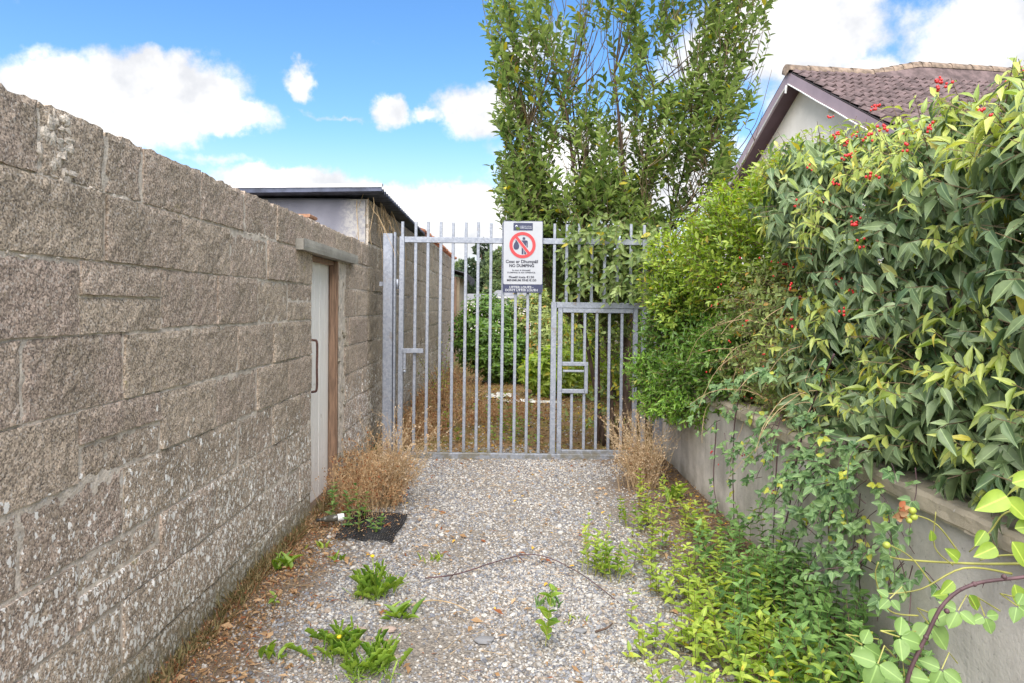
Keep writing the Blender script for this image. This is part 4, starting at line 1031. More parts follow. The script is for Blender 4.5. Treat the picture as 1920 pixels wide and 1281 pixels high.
# rose tangle between the shrubs
lobes = [((2.05, 4.45, 1.35), (.50, .50, .62)), ((1.95, 4.9, 1.35), (.42, .45, .65)), ((2.0, 4.0, 1.15), (.45, .4, .35))]
tang, tw = shrub('rose_bush', 'tangled dog rose of thin stems and small leaves with red hips over the wall', 'rose bush', (2.0, 4.6, .85), lobes, 1300, .30, 9, .050, .52, 'ovate', L_rose, m_twig, nparts=200,
      droop=.15, ang=60, curl=.1, up=.2, shell=.35, cond=lambda p, nn: p.z > .75 and nn.x < .5, grav=.5)
am = MB()
for i in range(55):
    b_ = Vector((random.uniform(1.62, 2.1), random.uniform(3.6, 5.3), random.uniform(.9, 1.6)))
    am.tube(bend_path(b_, (random.uniform(-1, .2), random.uniform(-1, 1), random.uniform(-.2, 1)), random.uniform(.3, .8), 8, 1.6, .1), .003, .0015, 4)
am.build('bare_stems', m_straw, tang, kind='stuff')
berries(tang, [p + nn * .1 for p, nn in lobe_points(lobes, 34, .05, lambda p, nn: nn.x < -.2 and p.z > .9)], .006, 2, spread=.02, name='rosehip')

# bright shrub between rose and gate
lobes = [((2.05, 5.6, 2.05), (.62, .62, .68)), ((1.75, 6.3, 1.82), (.52, .45, .62)), ((2.25, 5.0, 2.27), (.55, .55, .55))]
pr, _ = shrub('golden_shrub', 'bright yellow green small leaved shrub rising in front of the cream gable', 'shrub', (2.0, 5.8, .85), lobes, 1400, .26, 11, .064, .40, 'broad', L_privet, m_twig, nparts=250,
      droop=.0, ang=50, curl=.08, up=.7, shell=.3, cond=lambda p, nn: p.z > .8 and (nn.x < .5), inner=4500, grav=.0)
stems(pr, [(1.95, 5.4, .85), (1.9, 5.9, .85), (1.85, 6.3, .85)], [(2.1, 5.4, 2.1), (1.8, 5.9, 2.1), (1.7, 6.3, 2.0)], .025, .01, m_bark)

lobes = [((1.70, 6.35, 1.35), (.50, .42, .48)), ((1.72, 5.8, 1.05), (.42, .45, .38)), ((1.55, 6.3, .92), (.40, .40, .30)), ((1.75, 5.2, 1.2), (.35, .4, .4))]
dk, _ = shrub('evergreen_shrub', 'dense deep green shrub spilling over the wall beside the gate', 'shrub', (1.75, 6.2, .8), lobes, 1050, .24, 12, .058, .38, 'broad', L_dark, m_twig, nparts=250,
      droop=.1, ang=45, curl=.1, up=.15, shell=.3, cond=lambda p, nn: nn.x < .5 and p.z > .5, inner=2200, grav=.3)
lobes = [((1.50, 6.15, .80), (.38, .36, .20)), ((1.40, 6.45, 1.02), (.30, .25, .2)), ((1.62, 5.75, .80), (.3, .3, .16))]
fr, _ = shrub('leafy_spray', 'fresh bright green leafy spray at the bottom of the evergreen by the gate', 'shrub', (1.62, 6.1, .8), lobes, 420, .24, 13, .055, .32, 'broad', L_fern, m_twig, nparts=150,
      droop=.15, ang=50, curl=.1, up=.25, shell=.3, cond=lambda p, nn: nn.x < .6, grav=.2)

# ================================================================== WILLOW TREE BEHIND THE GATE
wil = thing('willow_tree', 'leafy multi stemmed willow rising behind the gate into the sky', 'tree', (1.25, 7.75, 0))
lv = Leaves(); low = Leaves(); tw = MB()
base_pts = [(1.34, 7.72, 0), (1.20, 7.75, 0), (1.10, 7.8, 0), (1.28, 7.9, 0), (1.05, 7.95, 0), (1.38, 7.95, 0)]
tops = [(1.20, 7.9, 4.3), (0.60, 7.7, 4.0), (.20, 7.6, 3.6), (1.7, 8.1, 4.2), (.75, 8.4, 4.2), (2.3, 8.3, 3.9)]
trunks = []
for i, (a_, b_) in enumerate(zip(base_pts, tops)):
    a_ = Vector(a_); b_ = Vector(b_); m1 = a_.lerp(b_, .3) + Vector((0, 0, .25)) + rvec(.03); m2 = a_.lerp(b_, .65) + rvec(.06) + Vector((0, 0, .15))
    p = smooth_path([a_, m1, m2, b_], 6); trunks.append(p)
    mb = MB(); mb.tube(p, .06 if i == 0 else random.uniform(.022, .035), .010, 9); mb.build('trunk', m_bark, wil, smooth=True, origin=a_)
def crown_ok(p):
    px = CX + F * p.x / p.y; py = CY - F * (p.z - H) / p.y
    # left and right outline of the crown as the tree really spreads
    lo = np.interp(py, [-300, 0, 200, 330, 420, 470, 560], [880, 905, 915, 925, 945, 1005, 1060]); hi = np.interp(py, [-300, 0, 100, 200, 300, 350, 420, 560], [1500, 1455, 1445, 1425, 1385, 1310, 1240, 1180])
    return lo + 30 * noise.noise(Vector((py * .03, 0, 1))) < px < hi + 40 * noise.noise(Vector((py * .03, 4, 1)))
# boughs reach out from the trunks towards points spread through the crown
boughs = []; guard = 0; shoots = 0
while len(boughs) < 270 and guard < 4000:
    guard += 1
    tp = W(random.uniform(890, 1470), random.uniform(-200, 560), random.uniform(7.3, 8.7))
    if not crown_ok(tp) or (CY - F * (tp.z - H) / tp.y < 20 and random.random() < .7): continue
    z_ = max(tp.z - random.uniform(.3, 1.0) - .25 * abs(tp.x - 1.2), random.uniform(.9, 1.5))
    tr = min(trunks, key=lambda t: abs(t[len(t) // 2].x - tp.x) + random.random() * .5)
    st = min(tr, key=lambda q: abs(q.z - z_)); out = Vector((tp.x, tp.y, st.z)) - st
    path = smooth_path([st, st + out * .5 + Vector((0, 0, (tp.z - st.z) * .30)), st + out * .85 + Vector((0, 0, (tp.z - st.z) * .62)), tp], 3)
    tw.tube(path, .008, .002, 5); boughs.append(path)
BP = np.array([tuple(q) for bo in boughs for q in bo])
while shoots < 1500 and guard < 30000:
    guard += 1
    px, py = random.uniform(890, 1480), (random.uniform(-230, 570) if random.random() < .62 else random.uniform(280, 570))
    if py < 130 and random.random() < .10 + .35 * (130 - py) / 300 + .3 * (noise.noise(Vector((px * .02, 0, 0))) > 0): continue
    tip = W(px, py, random.choice([random.uniform(7.25, 7.7), random.uniform(7.6, 8.7)]))
    if not crown_ok(tip) or noise.noise(Vector((px * .013, py * .011, tip.y * .6))) > .20: continue
    fan = Vector(((tip.x - 1.15) * .38, (tip.y - 7.8) * .3, 1.0)); d = (fan + rvec(.2)).normalized(); l = random.uniform(.25, .6)
    path = bend_path(tip - d * l, d, l, 5, -.1, .06)
    k = int(np.argmin(((BP - np.array(tuple(path[0])) + np.array([0, 0, .15])) ** 2).sum(1))); q0 = Vector(BP[k])
    if (q0 - path[0]).length > .75: continue
    shoots += 1; tw.tube(path, .003, .0012, 3, False); tw.tube([q0, q0.lerp(path[0], .5) + rvec(.02), path[0]], .005, .003, 4, False)
    yt = random.random() < .05
    leaves_on(lv, path, .02, 1, int(l / .029), .122, .43, 52, .02, False, .1, (lambda t, yt=yt: (random.uniform(.7, 1) if yt else random.random() * .96) if random.random() > .02 else .985), facing=.15)
# sprays that hang out through and in front of the gate
for i in range(150):
    px = random.uniform(1045, 1225); py = random.uniform(420, 560)
    e = W(px, py, random.uniform(6.8, 7.3)); b_ = e + Vector((random.uniform(.1, .35), random.uniform(.2, .5), random.uniform(-.1, .3)))
    d = e - b_; path = bend_path(b_, d, d.length, 5, .4, .08); tw.tube(path, .003, .0015, 3, False)
    leaves_on(low, path, .1, 1, 9, .10, .44, 52, .1, False, .12)
for i in range(90):   # leaves behind the wicket, thinner
    px = random.uniform(1060, 1190); py = random.uniform(560, 800)
    b_ = W(px, py, random.uniform(7.3, 8.3)); path = bend_path(b_, (random.uniform(-1, 1), -.3, random.uniform(-.1, .7)), random.uniform(.15, .35), 4, .3, .1); tw.tube(path, .0025, .001, 3, False)
    leaves_on(low, path, .1, 1, 6, .07, .5, 60, .2, False, .12, lambda t: random.random() if random.random() > .17 else .99)
foliage(wil, lv, 'broad', L_willow, 230); foliage(wil, low, 'ovate', L_willow, 70, name='low_foliage')
tw.tube([W(1097, 330, 7.6), W(1097, 110, 7.5), W(1092, 50, 7.45), W(1091, -40, 7.4)], .006, .003, 5)
tw.build('twigs', m_twig, wil, kind='stuff')

# ================================================================== SHRUBS AND GROUND BEYOND THE GATE
def back_shrub(label, lobes, ntw, mat_, L=.07, tpl='broad', wr=.45, name='laurel_shrub', loc=None, nparts=60):
    c = lobes[0][0]
    return shrub(name, label, 'shrub', (c[0], c[1], 0), lobes, ntw, .35, 10, L, wr, tpl, mat_, m_twig, nparts=nparts, droop=.2, ang=60, up=.3, shell=.3, cond=lambda p, nn: nn.y < .35, inner=ntw, grav=.2)
back_shrub('dark glossy shrub against the hut beyond the gate', [((-.45, 14.4, 1.0), (.75, .8, .85)), ((-.1, 14.2, .6), (.7, .7, .6))], 800, L_dark, .11)
back_shrub('mid green rambling shrub in the middle beyond the gate', [((.55, 14.6, 1.0), (.8, .8, .95)), ((.9, 13.6, .7), (.6, .5, .7)), ((1.3, 14.8, 1.2), (.8, .8, 1.0))], 950, L_rose, .11, name='rambling_shrub')
back_shrub('broad leaved yellow green plant low beyond the wicket', [((.85, 12.2, .45), (.65, .45, .42))], 130, L_weed, .17, 'ovate', .4, name='broadleaf_plant')
back_shrub('tall green bush behind the willow stems', [((1.55, 11.5, 1.3), (.8, .8, 1.25)), ((2.0, 10.5, 1.2), (.7, .7, 1.1))], 650, L_privet, .08, name='backdrop_bush')
back_shrub('shaded bush behind the right gate post', [((1.95, 8.8, 1.1), (.55, .6, 1.0))], 420, L_dark, .06, name='shaded_bush')

def weed_patch(lv, n, xf, hmin, hmax, L, wr=.42, mb=None, dens=None, tfn=None, stemr=.0022, pairsn=None):
    for _ in range(n):
        x, y = xf()
        if dens and random.random() > dens(x, y): continue
        h_ = random.uniform(hmin, hmax); z_ = gz(x, y) - .005
        path = bend_path((x, y, z_), (random.gauss(0, .16), random.gauss(0, .16), 1), h_, 4, 0, .05)
        if mb is not None: mb.tube(path, stemr, stemr * .5, 3, False)
        k = pairsn or max(4, int(h_ / .019)); leaves_on(lv, path, .12, 1, k, L, wr, 68, .05, True, .12, tfn)
def dry_clump(name, label, centers, n, h_, spread, mat_, fleck=.012, lean=(0, 0), group=None, stem_m=m_straw, nf=26, cat='dead weed'):
    c0 = centers[0]; root = thing(name, label, cat, (c0[0], c0[1], gz(c0[0], c0[1])), group); lv = Leaves(); mb = MB()
    for _ in range(n):
        c = random.choice(centers); x = c[0] + random.gauss(0, spread); y = c[1] + random.gauss(0, spread); hh = h_ * random.choice([random.uniform(.25, .6), random.uniform(.5, 1.1)])
        path = bend_path((x, y, gz(x, y) - .01), (random.gauss(lean[0], .15) + (.4 if random.random() < .08 else 0), random.gauss(lean[1], .15), 1), hh, 5, .1, .09)
        mb.tube(path, .0018, .0009, 3, False)
        for _k in range(4):
            p, tg = along(path, random.uniform(.35, .95)); sub = bend_path(p, tg + rvec(.5), hh * random.uniform(.15, .3), 3, .1, .1); mb.tube(sub, .0009, .0006, 3, False)
            for _j in range(nf // 4):
                q, t2 = along(sub, random.random()); lv.add(q + rvec(.006), t2 + rvec(.7), rvec(), fleck * random.uniform(.6, 1.6), random.uniform(.3, .7), .1)
    foliage(root, lv, 'small', mat_, 0, name='seed_heads'); mb.build('stems', stem_m, root, kind='stuff'); return root
dA = G(700, 985); dB = G(735, 960)
dry_clump('dry_weed', 'tall rust and straw coloured dead weeds at the foot of the left gate post', [(-1.22, 5.25), (-1.05, 5.2), (-1.3, 5.7), (-1.1, 5.5), (-1.25, 6.1)], 300, .46, .10, L_dry, .017, (.10, 0), 'dead weeds by the gate')
dry_clump('dry_weed', 'pale feathery dead plume leaning against the left gate post', [(-1.0, 5.45), (-.95, 5.5)], 170, .74, .035, L_drypale, .017, (.16, .05), 'dead weeds by the gate')
dry_clump('dry_weed', 'pale feathery dead weed under the shrub at the right gate post', [(1.16, 5.9), (1.22, 6.0), (1.12, 6.05)], 250, .66, .05, L_drypale, .016, (-.05, 0), 'dead weeds by the gate')
for i, (lab, cs, n, h_) in enumerate([('rusty dead weeds along the outbuilding wall beyond the gate', [(-1.2, 10.5), (-1.25, 11.5), (-1.1, 9.6)], 170, .45), ('low tan dead growth behind the left half of the gate', [(-1.0, 8.4), (-.8, 8.9), (-1.2, 8.0), (-.6, 9.4), (-1.1, 9.0)], 300, .28),
                                  ('brown dead growth in the middle behind the gate', [(-.2, 9.8), (.1, 10.4), (-.4, 10.8), (.3, 9.6)], 150, .22), ('dead stalks beside the hut beyond the gate', [(-1.0, 13), (-1.1, 14.5), (-.8, 12)], 130, .55)]):
    dry_clump('dry_undergrowth', lab, cs, n, h_, .22, L_dry, .024, (0, 0), 'dead growth beyond the gate')
# small green weeds behind the gate
root = thing('green_weeds', 'small broad leaved green weeds growing behind the gate bars', 'weeds', (-.1, 8.2, 0)); root['kind'] = 'stuff'
lv = Leaves(); mb = MB(); weed_patch(lv, 26, lambda: (random.uniform(-.9, .5), random.uniform(7.6, 10.5)), .1, .35, .08, .5, mb); foliage(root, lv, 'ovate', L_dand, 0); mb.build('stems', m_twig, root, kind='stuff')
root['kind'] = 'stuff'
# yellow flowered thin plant by the outbuilding
yr = thing('ragwort', 'thin yellowish flowering weed in front of the outbuilding wall', 'weed', (-1.0, 10.6, 0))
mb = MB(); lv = Leaves()
for i in range(9):
    path = bend_path((-1.0, 10.6, 0), (random.gauss(0, .25), random.gauss(0, .2), 1), random.uniform(.7, 1.15), 5, 0, .06); mb.tube(path, .006, .002, 4)
    leaves_on(lv, path, .25, 1, 16, .06, .35, 55, .1, False, .1)
foliage(yr, lv, 'broad', L_weed, 30); mb.build('stems', m_twig, yr, smooth=True)

# litter beyond the gate
def crumpled(name, label, c, sx_, sy_, h_, m, cat):
    h_ *= .45
    mb = MB(); sd = random.random() * 50
    def fn(u, v):
        x = c[0] + (u - .5) * sx_ * (1 + .3 * noise.noise(Vector((v * 4, sd, 0)))); y = c[1] + (v - .5) * sy_ * (1 + .3 * noise.noise(Vector((u * 4, sd, 3))))
        return (x, y, max(gz(x, y) + .008, gz(x, y) + .02 + h_ * (noise.noise(Vector((u * 5, v * 5, sd))) + .4 * noise.noise(Vector((u * 13, v * 13, sd))) + .3)))
    mb.grid(fn, 18, 12); o = mb.build(name, m, origin=(c[0], c[1], 0)); tag(o, label, cat); mod = o.modifiers.new('thickness', 'SOLIDIFY'); mod.thickness = .003
crumpled('plastic_sheet', 'crumpled white plastic sheet lying on the ground behind the middle bars', (-.16, 12.1), .42, .5, .08, m_plastic, 'litter')
crumpled('plastic_bag', 'long torn white plastic strip lying right of the crumpled sheet', (.12, 11.5), .55, .35, .05, m_plastic, 'litter')
crumpled('paper_scrap', 'white scrap lying behind the wicket door post', (.55, 11.2), .45, .3, .06, m_plastic, 'litter')

# ================================================================== FAR BACKGROUND
def far_tree(label, cx, y, h_, r, material, n, leaf=.34, name='far_tree', zbase=0, crown0=.25):
    t = thing(name, label, 'tree', (cx, y, zbase), 'trees on the skyline')
    mb = MB(); mb.tube([(cx, y, zbase), (cx + .1, y, zbase + h_ * .5), (cx, y, zbase + h_ * .9)], r * .09, .03, 8); mb.build('trunk', m_bark, t)
    lv = Leaves(); lob = []
    for i in range(16):
        f_ = crown0 + (1 - crown0) * random.random(); rr = r * (1.15 - f_ * .75)
        lob.append(((cx + random.uniform(-1, 1) * rr * .7, y + random.uniform(-1, 1) * rr * .5, zbase + h_ * f_ * .93), (rr * .5, rr * .5, rr * .42)))
    for (p, nn) in lobe_points(lob, int(n * 1.8), .35, lambda p, nn: nn.y < .4): lv.add(p, nn + rvec(.6), rvec() + nn, leaf * random.uniform(.5, 1.2), .6, .1)
    foliage(t, lv, 'small', material, 0, name='crown')
far_tree('tall dark rounded tree on the skyline left of the sign', -2.1, 50, 6.6, 2.0, L_fardark, 3400)
far_tree('mid green tree on the skyline just left of the sign', -.6, 46, 5.7, 1.7, L_far, 2600)
far_tree('greyish thin tree on the skyline behind the hut roof', -3.6, 52, 5.2, 1.6, L_far, 1500)
far_tree('broad tree on the skyline behind the wicket', 2.9, 40, 5.6, 2.0, L_far, 2600, crown0=.15)
far_tree('tree on the skyline hidden mostly by the sign', 1.3, 48, 6.2, 2.2, L_far, 2500)
far_tree('tree on the skyline right of the sign', 4.2, 42, 5.4, 2.4, L_far, 2500)
far_tree('low bushy tree on the skyline behind the white house', .6, 62, 6.5, 3.2, L_far, 2600)
far_tree('dark low tree on the skyline above the hut', -3.0, 44, 3.9, 1.3, L_fardark, 1500)
mb = MB()
mb.grid(lambda u, v: (-400 + 800 * u, 120 + 180 * v, -1 + 9 * math.sin(math.pi * v / 2) * (.75 + .35 * noise.noise(Vector((u * 9, 0, 0))))), 60, 10)
tag(mb.build('hill', simple('distant green hill', (0.09, 0.13, 0.06), 0.95, var=.3, scale=.08), smooth=True), kind='structure')
fh = thing('far_house', 'small white house with grey roof seen through the bars under the sign', 'house', (.1, 30, 0))
mb = MB(); mb.box(-.75, .95, 30, 35, 0, 2.0); mb.build('wall', m_white, fh)
mb = MB(); mb.add([(-1.0, 29.8, 1.93), (1.1, 29.8, 2.0), (1.1, 35.2, 2.0), (-1.0, 35.2, 1.93), (-.6, 32.5, 2.35), (1.1, 32.5, 2.35), (-1.0, 29.8, 1.87), (1.1, 29.8, 1.94)], [(0, 1, 5, 4), (2, 3, 4, 5), (0, 4, 3), (6, 7, 1, 0)]); mb.build('roof', m_slate, fh)
for wx in (-.12, .5):
    mb = MB(); mb.box(wx, wx + .42, 29.96, 29.998, 1.45, 1.9); wo_ = mb.build('window', m_whitep, fh)
    mb = MB(); [mb.box(wx + .03 + .13 * i, wx + .14 + .13 * i, 29.94, 29.958, 1.49, 1.86) for i in range(3)]; mb.build('pane', m_glass, wo_)
mb = MB(); mb.box(-.1, .9, 29.5, 29.7, .3, 1.25); tag(mb.build('brick_wall', m_brick, origin=(.3, 29.6, 0)), 'low terracotta wall in front of the far white house', 'wall')
bg2 = thing('far_house', 'grey roofed low house left of the white house far beyond the gate', 'house', (-2.4, 40, 0))
mb = MB(); mb.box(-4.2, -.9, 40, 45, 0, 1.98); mb.build('wall', m_white, bg2)
mb = MB(); mb.add([(-4.5, 39.8, 1.95), (-.7, 39.8, 1.95), (-.7, 45.2, 1.95), (-4.5, 45.2, 1.95), (-4.0, 42.5, 2.35), (-1.2, 42.5, 2.35)], [(0, 1, 5, 4), (1, 2, 5), (2, 3, 4, 5), (3, 0, 4)]); mb.build('roof', m_slate, bg2)

# ================================================================== BRAMBLES OVER THE RETAINING WALL
brm = thing('bramble', 'bramble with arching purple canes and three part leaves hanging down the concrete wall', 'bramble', (1.5, 3.6, 0))
canes = [[(1398, 690), (1380, 780), (1376, 880), (1378, 1000), (1362, 1090), (1352, 1130)], [(1560, 850), (1490, 905), (1440, 950), (1385, 1000)], [(1515, 780), (1495, 860), (1482, 950), (1460, 1050), (1466, 1150), (1475, 1240)],
         [(1620, 830), (1545, 935), (1500, 1010), (1480, 1080)], [(1460, 700), (1400, 705), (1330, 740), (1260, 790)], [(1565, 660), (1530, 740), (1510, 800)], [(1345, 790), (1340, 900), (1350, 960)], [(1460, 830), (1455, 930), (1452, 1030)]]
lv = Leaves()
def trifoliate(lv, p, d, L=.055, t=None):
    d = Vector(d).normalized(); n_ = (Vector((-.6, -.5, .6)) + rvec(.25)).normalized(); x = d.cross(n_).normalized(); tt = random.random() if t is None else t
    st = p + d * L * .6
    for k in (-1, 0, 1):
        dd = (d * (1 if k == 0 else .25) + x * k).normalized(); lv.add(st + dd * L * .05, dd + Vector((0, 0, -.15)), n_, L * (1.05 if k == 0 else .85) * random.uniform(.85, 1.1), .66, .12, min(.999, max(0, tt + random.uniform(-.08, .05))))
for ci_, c in enumerate(canes):
    X_ = 1.50 if ci_ != 4 else 1.45
    p = smooth_path([WX(px, py, X_ - .02 * math.sin(i * 1.3)) for i, (px, py) in enumerate(c)], 5)
    mb = MB(); mb.tube(p, .0045, .0025, 6); mb.build('cane', m_cane, brm, smooth=True, origin=p[0])
    L_ = sum((p[i + 1] - p[i]).length for i in range(len(p) - 1))
    for k in range(int(L_ / .045)):
        q, tg = along(p, random.uniform(.0, 1)); trifoliate(lv, q, Vector((random.uniform(-.8, -.1), random.uniform(-.9, .9), random.uniform(-.6, .6))), random.uniform(.026, .045))
tw = MB()
for i in range(125):
    cxp, cyp = random.choice([(1600, 850), (1560, 900), (1620, 950), (1540, 880), (1640, 1000), (1500, 860), (1480, 820), (1440, 790), (1390, 760), (1660, 1060), (1590, 1000)])
    b_ = WX(cxp + random.gauss(0, 40), cyp + random.gauss(0, 35), random.uniform(1.46, 1.56)); path = bend_path(b_, (random.uniform(-.6, .1), random.uniform(-1, 1), random.uniform(-1, .5)), random.uniform(.12, .3), 5, .8, .1)
    tw.tube(path, .0022, .0012, 4)
    for k in range(4):
        q, tg = along(path, random.uniform(.1, 1)); trifoliate(lv, q, Vector((random.uniform(-.8, 0), random.uniform(-.9, .9), random.uniform(-.7, .6))), random.uniform(.028, .048))
foliage(brm, lv, 'ovate', L_bramble, 300); tw.build('twigs', m_cane, brm, kind='stuff')
berries(brm, [WX(1555, 950, 1.46), WX(1605, 1035, 1.46), WX(1335, 845, 1.5), WX(1345, 870, 1.5), WX(1398, 850, 1.48), WX(1450, 920, 1.48)], .006, 3, spread=.015)

# runner lying on the gravel and other twigs
def lying(name, label, pxs, r, m, cat='twig', sub=()):
    p = smooth_path([G(a_, b_) + Vector((0, 0, r + .010 + c_)) for a_, b_, c_ in pxs], 5); mb = MB(); mb.tube(p, r, r * .6, 6)
    for s_ in sub: mb.tube(smooth_path([G(a_, b_) + Vector((0, 0, r + .01 + c_)) for a_, b_, c_ in s_], 3), r * .8, r * .4, 5)
    tag(mb.build(name, m, smooth=True, origin=p[0]), label, cat)
lying('bramble_runner', 'long reddish bramble runner lying across the gravel', [(800, 1093, .01), (860, 1088, .02), (930, 1068, .03), (990, 1056, .04), (1035, 1060, .03), (1090, 1085, .02), (1130, 1110, .01), (1165, 1135, .0)], .004, m_cane, sub=[[(845, 1092, 0), (868, 1080, .04)], [(985, 1060, .01), (970, 1052, .03)]])
lying('pale_twig', 'short pale bare twig lying beside the dandelion clump', [(775, 1142, 0), (810, 1135, .01), (850, 1140, .01), (882, 1151, 0)], .004, m_straw)
lying('brown_stick', 'brown stick lying in front of the nettles by the young plant', [(1120, 1190, 0), (1142, 1186, .01), (1152, 1178, .01)], .006, m_bark)

# ================================================================== GROUND WEEDS
def rosette(label, px, py, n, L, wr, mat_, tpl='jag', up=1.0, flower=None, name='dandelion', cat='weed', group='weeds in the gravel', spread=.03):
    c = G(px, py); root = thing(name, label, cat, (c.x, c.y, gz(c.x, c.y)), group); lv = Leaves()
    for i in range(n):
        a_ = random.uniform(0, 6.28); d = Vector((math.cos(a_), math.sin(a_), up * random.uniform(.4, 1.6)))
        p = Vector((c.x + random.gauss(0, spread), c.y + random.gauss(0, spread), gz(c.x, c.y))); lv.add(p, d, Vector((-math.cos(a_) * .6, -math.sin(a_) * .6, 1)), L * random.uniform(.6, 1.1), wr, random.uniform(.15, .45))
    foliage(root, lv, tpl, mat_, 40)
    if flower:
        mb = MB(); top = Vector((c.x - .02, c.y, gz(c.x, c.y) + flower)); mb.tube([Vector((c.x, c.y, 0)), top], .0025, k=5); mb.build('stalk', L_dand, root)
        mb = MB(); mb.blob(top, .013, .013, .008, 8, 4); mb.build('flower', m_yellow, root, smooth=True)
    return root
rosette('large upright dandelion clump with a small yellow flower in the gravel', 708, 1118, 100, .16, .07, L_dand, 'jag', 1.7, .22, spread=.045)
rosette('leafy sowthistle seedling touching the large dandelion clump', 752, 1158, 18, .11, .32, L_dand, 'ovate', 1.0, name='broadleaf_weed')
rosette('sprawling dandelion clump at the bottom edge of the gravel', 700, 1262, 110, .125, .085, L_dand, 'jag', 1.3, spread=.06)
rosette('flat sprawling dandelion left of the bottom clump', 648, 1225, 60, .14, .08, L_dand, 'jag', .9, .07, spread=.05)
rosette('small plantain with five upright leaves near the wall base', 520, 1232, 10, .10, .34, L_dand, 'broad', 1.3, name='plantain')
rosette('bright green curly weed against the base of the block wall', 533, 1078, 14, .12, .3, L_dand, 'ovate', 1.2, name='broadleaf_weed')
rosette('tiny green tuft alone in the middle of the gravel', 818, 1052, 14, .07, .14, L_weed, 'long', 2.2, name='grass_tuft')
rosette('small dark tuft with an orange leaf beside the young nettle', 1030, 1135, 12, .09, .14, L_weedd, 'long', 2.0, name='grass_tuft')
rosette('tiny seedling right of the young nettle', 1078, 1165, 8, .04, .25, L_weed, 'long', 2.0, name='seedling')
rosette('broad dock leaves growing at the foot of the concrete wall', 1262, 945, 9, .20, .26, L_dand, 'broad', 1.8, name='dock')
rosette('small seedling between wall and black mat', 603, 1035, 10, .06, .3, L_weed, 'ovate', 1.5, name='seedling')
rosette('small feathery seedling below the black mat', 637, 1055, 10, .07, .3, L_dand, 'ovate', 2.5, name='seedling')
def herb(label, px, py, h_, k, L, mat_, n=1, name='nettle', group='weeds in the gravel', spread=.02, wr=.5, nparts=30):
    c = G(px, py); root = thing(name, label, 'weed', (c.x, c.y, gz(c.x, c.y)), group); lv = Leaves(); mb = MB()
    for _ in range(n):
        x, y = c.x + random.gauss(0, spread), c.y + random.gauss(0, spread)
        path = bend_path((x, y, gz(x, y)), (random.gauss(0, .14), random.gauss(0, .14), 1), h_ * random.uniform(.7, 1.1), 4, 0, .05); mb.tube(path, .003, .0015, 4)
        leaves_on(lv, path, .15, 1, k, L, wr, 65, .05, True, .12)
    foliage(root, lv, 'ovate', mat_, nparts); mb.build('stem', m_greencane, root, kind='stuff' if n > 1 else None); return root
herb('young nettle with paired leaves leaning on the gravel', 1038, 1222, .34, 14, .085, L_dand, 1, wr=.62)
herb('small four leaved seedling by the wall left of the gravel', 515, 1145, .08, 6, .045, L_dand, 1, name='seedling')
herb('pale green leafy stalks at the left end of the weed bed', 1112, 1075, .32, 18, .045, L_weed, 8, name='leafy_herb', spread=.04)
herb('darker green leafy herb between the pale stalks and the weed bed', 1152, 1085, .24, 16, .052, L_dand, 7, name='leafy_herb', spread=.03)
herb('leafy green herb growing in front of the right dead weed', 1195, 985, .22, 14, .05, L_dand, 6, name='leafy_herb', spread=.06)
herb('low trailing green weed lying over the black mat', 690, 1000, .14, 10, .045, L_weedd, 5, name='leafy_herb', spread=.06)
herb('low green bramble shoot at the foot of the left dead weeds', 655, 985, .28, 14, .06, L_weedd, 5, name='leafy_herb', spread=.07)

# weed bed on the right: ground cover
wb_ = thing('weed_bed', 'dense yellow green ground cover of weeds along the foot of the concrete wall', 'weeds', (1.0, 3.2, 0)); wb_['kind'] = 'stuff'
lv = Leaves(); mb = MB()
def dbed(x, y):
    left = np.interp(y, [2.0, 2.9, 3.6, 4.4, 5.4, 6.2], [.35, .50, .62, .72, .85, 1.2]) + .12 * noise.noise(Vector((x * 3, y * 3, 2)))
    d = min(1, max(0, (x - left) / .22)); far = np.interp(y, [2, 4.0, 4.6, 5.3, 6.2], [1, .72, .38, .22, .03]); return d * far * max(.05, .7 + 1.5 * noise.noise(Vector((x * 3.3, y * 3.3, 7))))
weed_patch(lv, 1200, lambda: (random.uniform(.4, 1.35), random.uniform(2.2, 6)), .07, .30, .058, .46, mb, dbed)
foliage(wb_, lv, 'ovate', L_weed, 300)
lv = Leaves(); weed_patch(lv, 520, lambda: (random.uniform(.95, 1.56), random.uniform(2.1, 4.4)), .12, .42, .062, .5, mb, lambda x, y: min(1, (x - .9) / .5) * (1 if y < 3.6 else .3) * max(.15, .8 + 1.3 * noise.noise(Vector((x * 3, y * 3, 3)))))
foliage(wb_, lv, 'ovate', L_weedd, 0, name='nettle_foliage')
mb.build('stems', m_twig, wb_, kind='stuff')

# dry grass and rusty weeds along the foot of the block wall
gr = thing('dry_grass', 'rusty dry grass and dead weeds along the foot of the block wall', 'grass', (-1.35, 3.8, 0)); gr['kind'] = 'stuff'
lv = Leaves()
for _ in range(9000):
    y = random.uniform(2.2, 6.2); x = -1.47 + abs(random.gauss(0, .16))
    if noise.noise(Vector((x * 6, y * 2.5, 0))) < -.25 and random.random() < .7: continue
    a_ = random.uniform(0, 6.28); lv.add((x, y, gz(x, y) - .004), (math.cos(a_) * .8, math.sin(a_) * .8, random.uniform(.3, 1.6)), rvec(), random.uniform(.015, .10) * (1 if x < -1.38 else .45), random.uniform(.02, .045), .3)
foliage(gr, lv, 'small', L_grass, 0, name='blades')
lv = Leaves()
for _ in range(6500):
    y = random.uniform(2.4, 6.5); x = -1.47 + abs(random.gauss(0, .2)); lv.add((x, y, gz(x, y) + random.uniform(.002, .03)), rvec(), Vector((0, 0, 1)) + rvec(.5), random.uniform(.006, .02), .5, .1)
foliage(gr, lv, 'small', L_dry, 0, name='flecks')
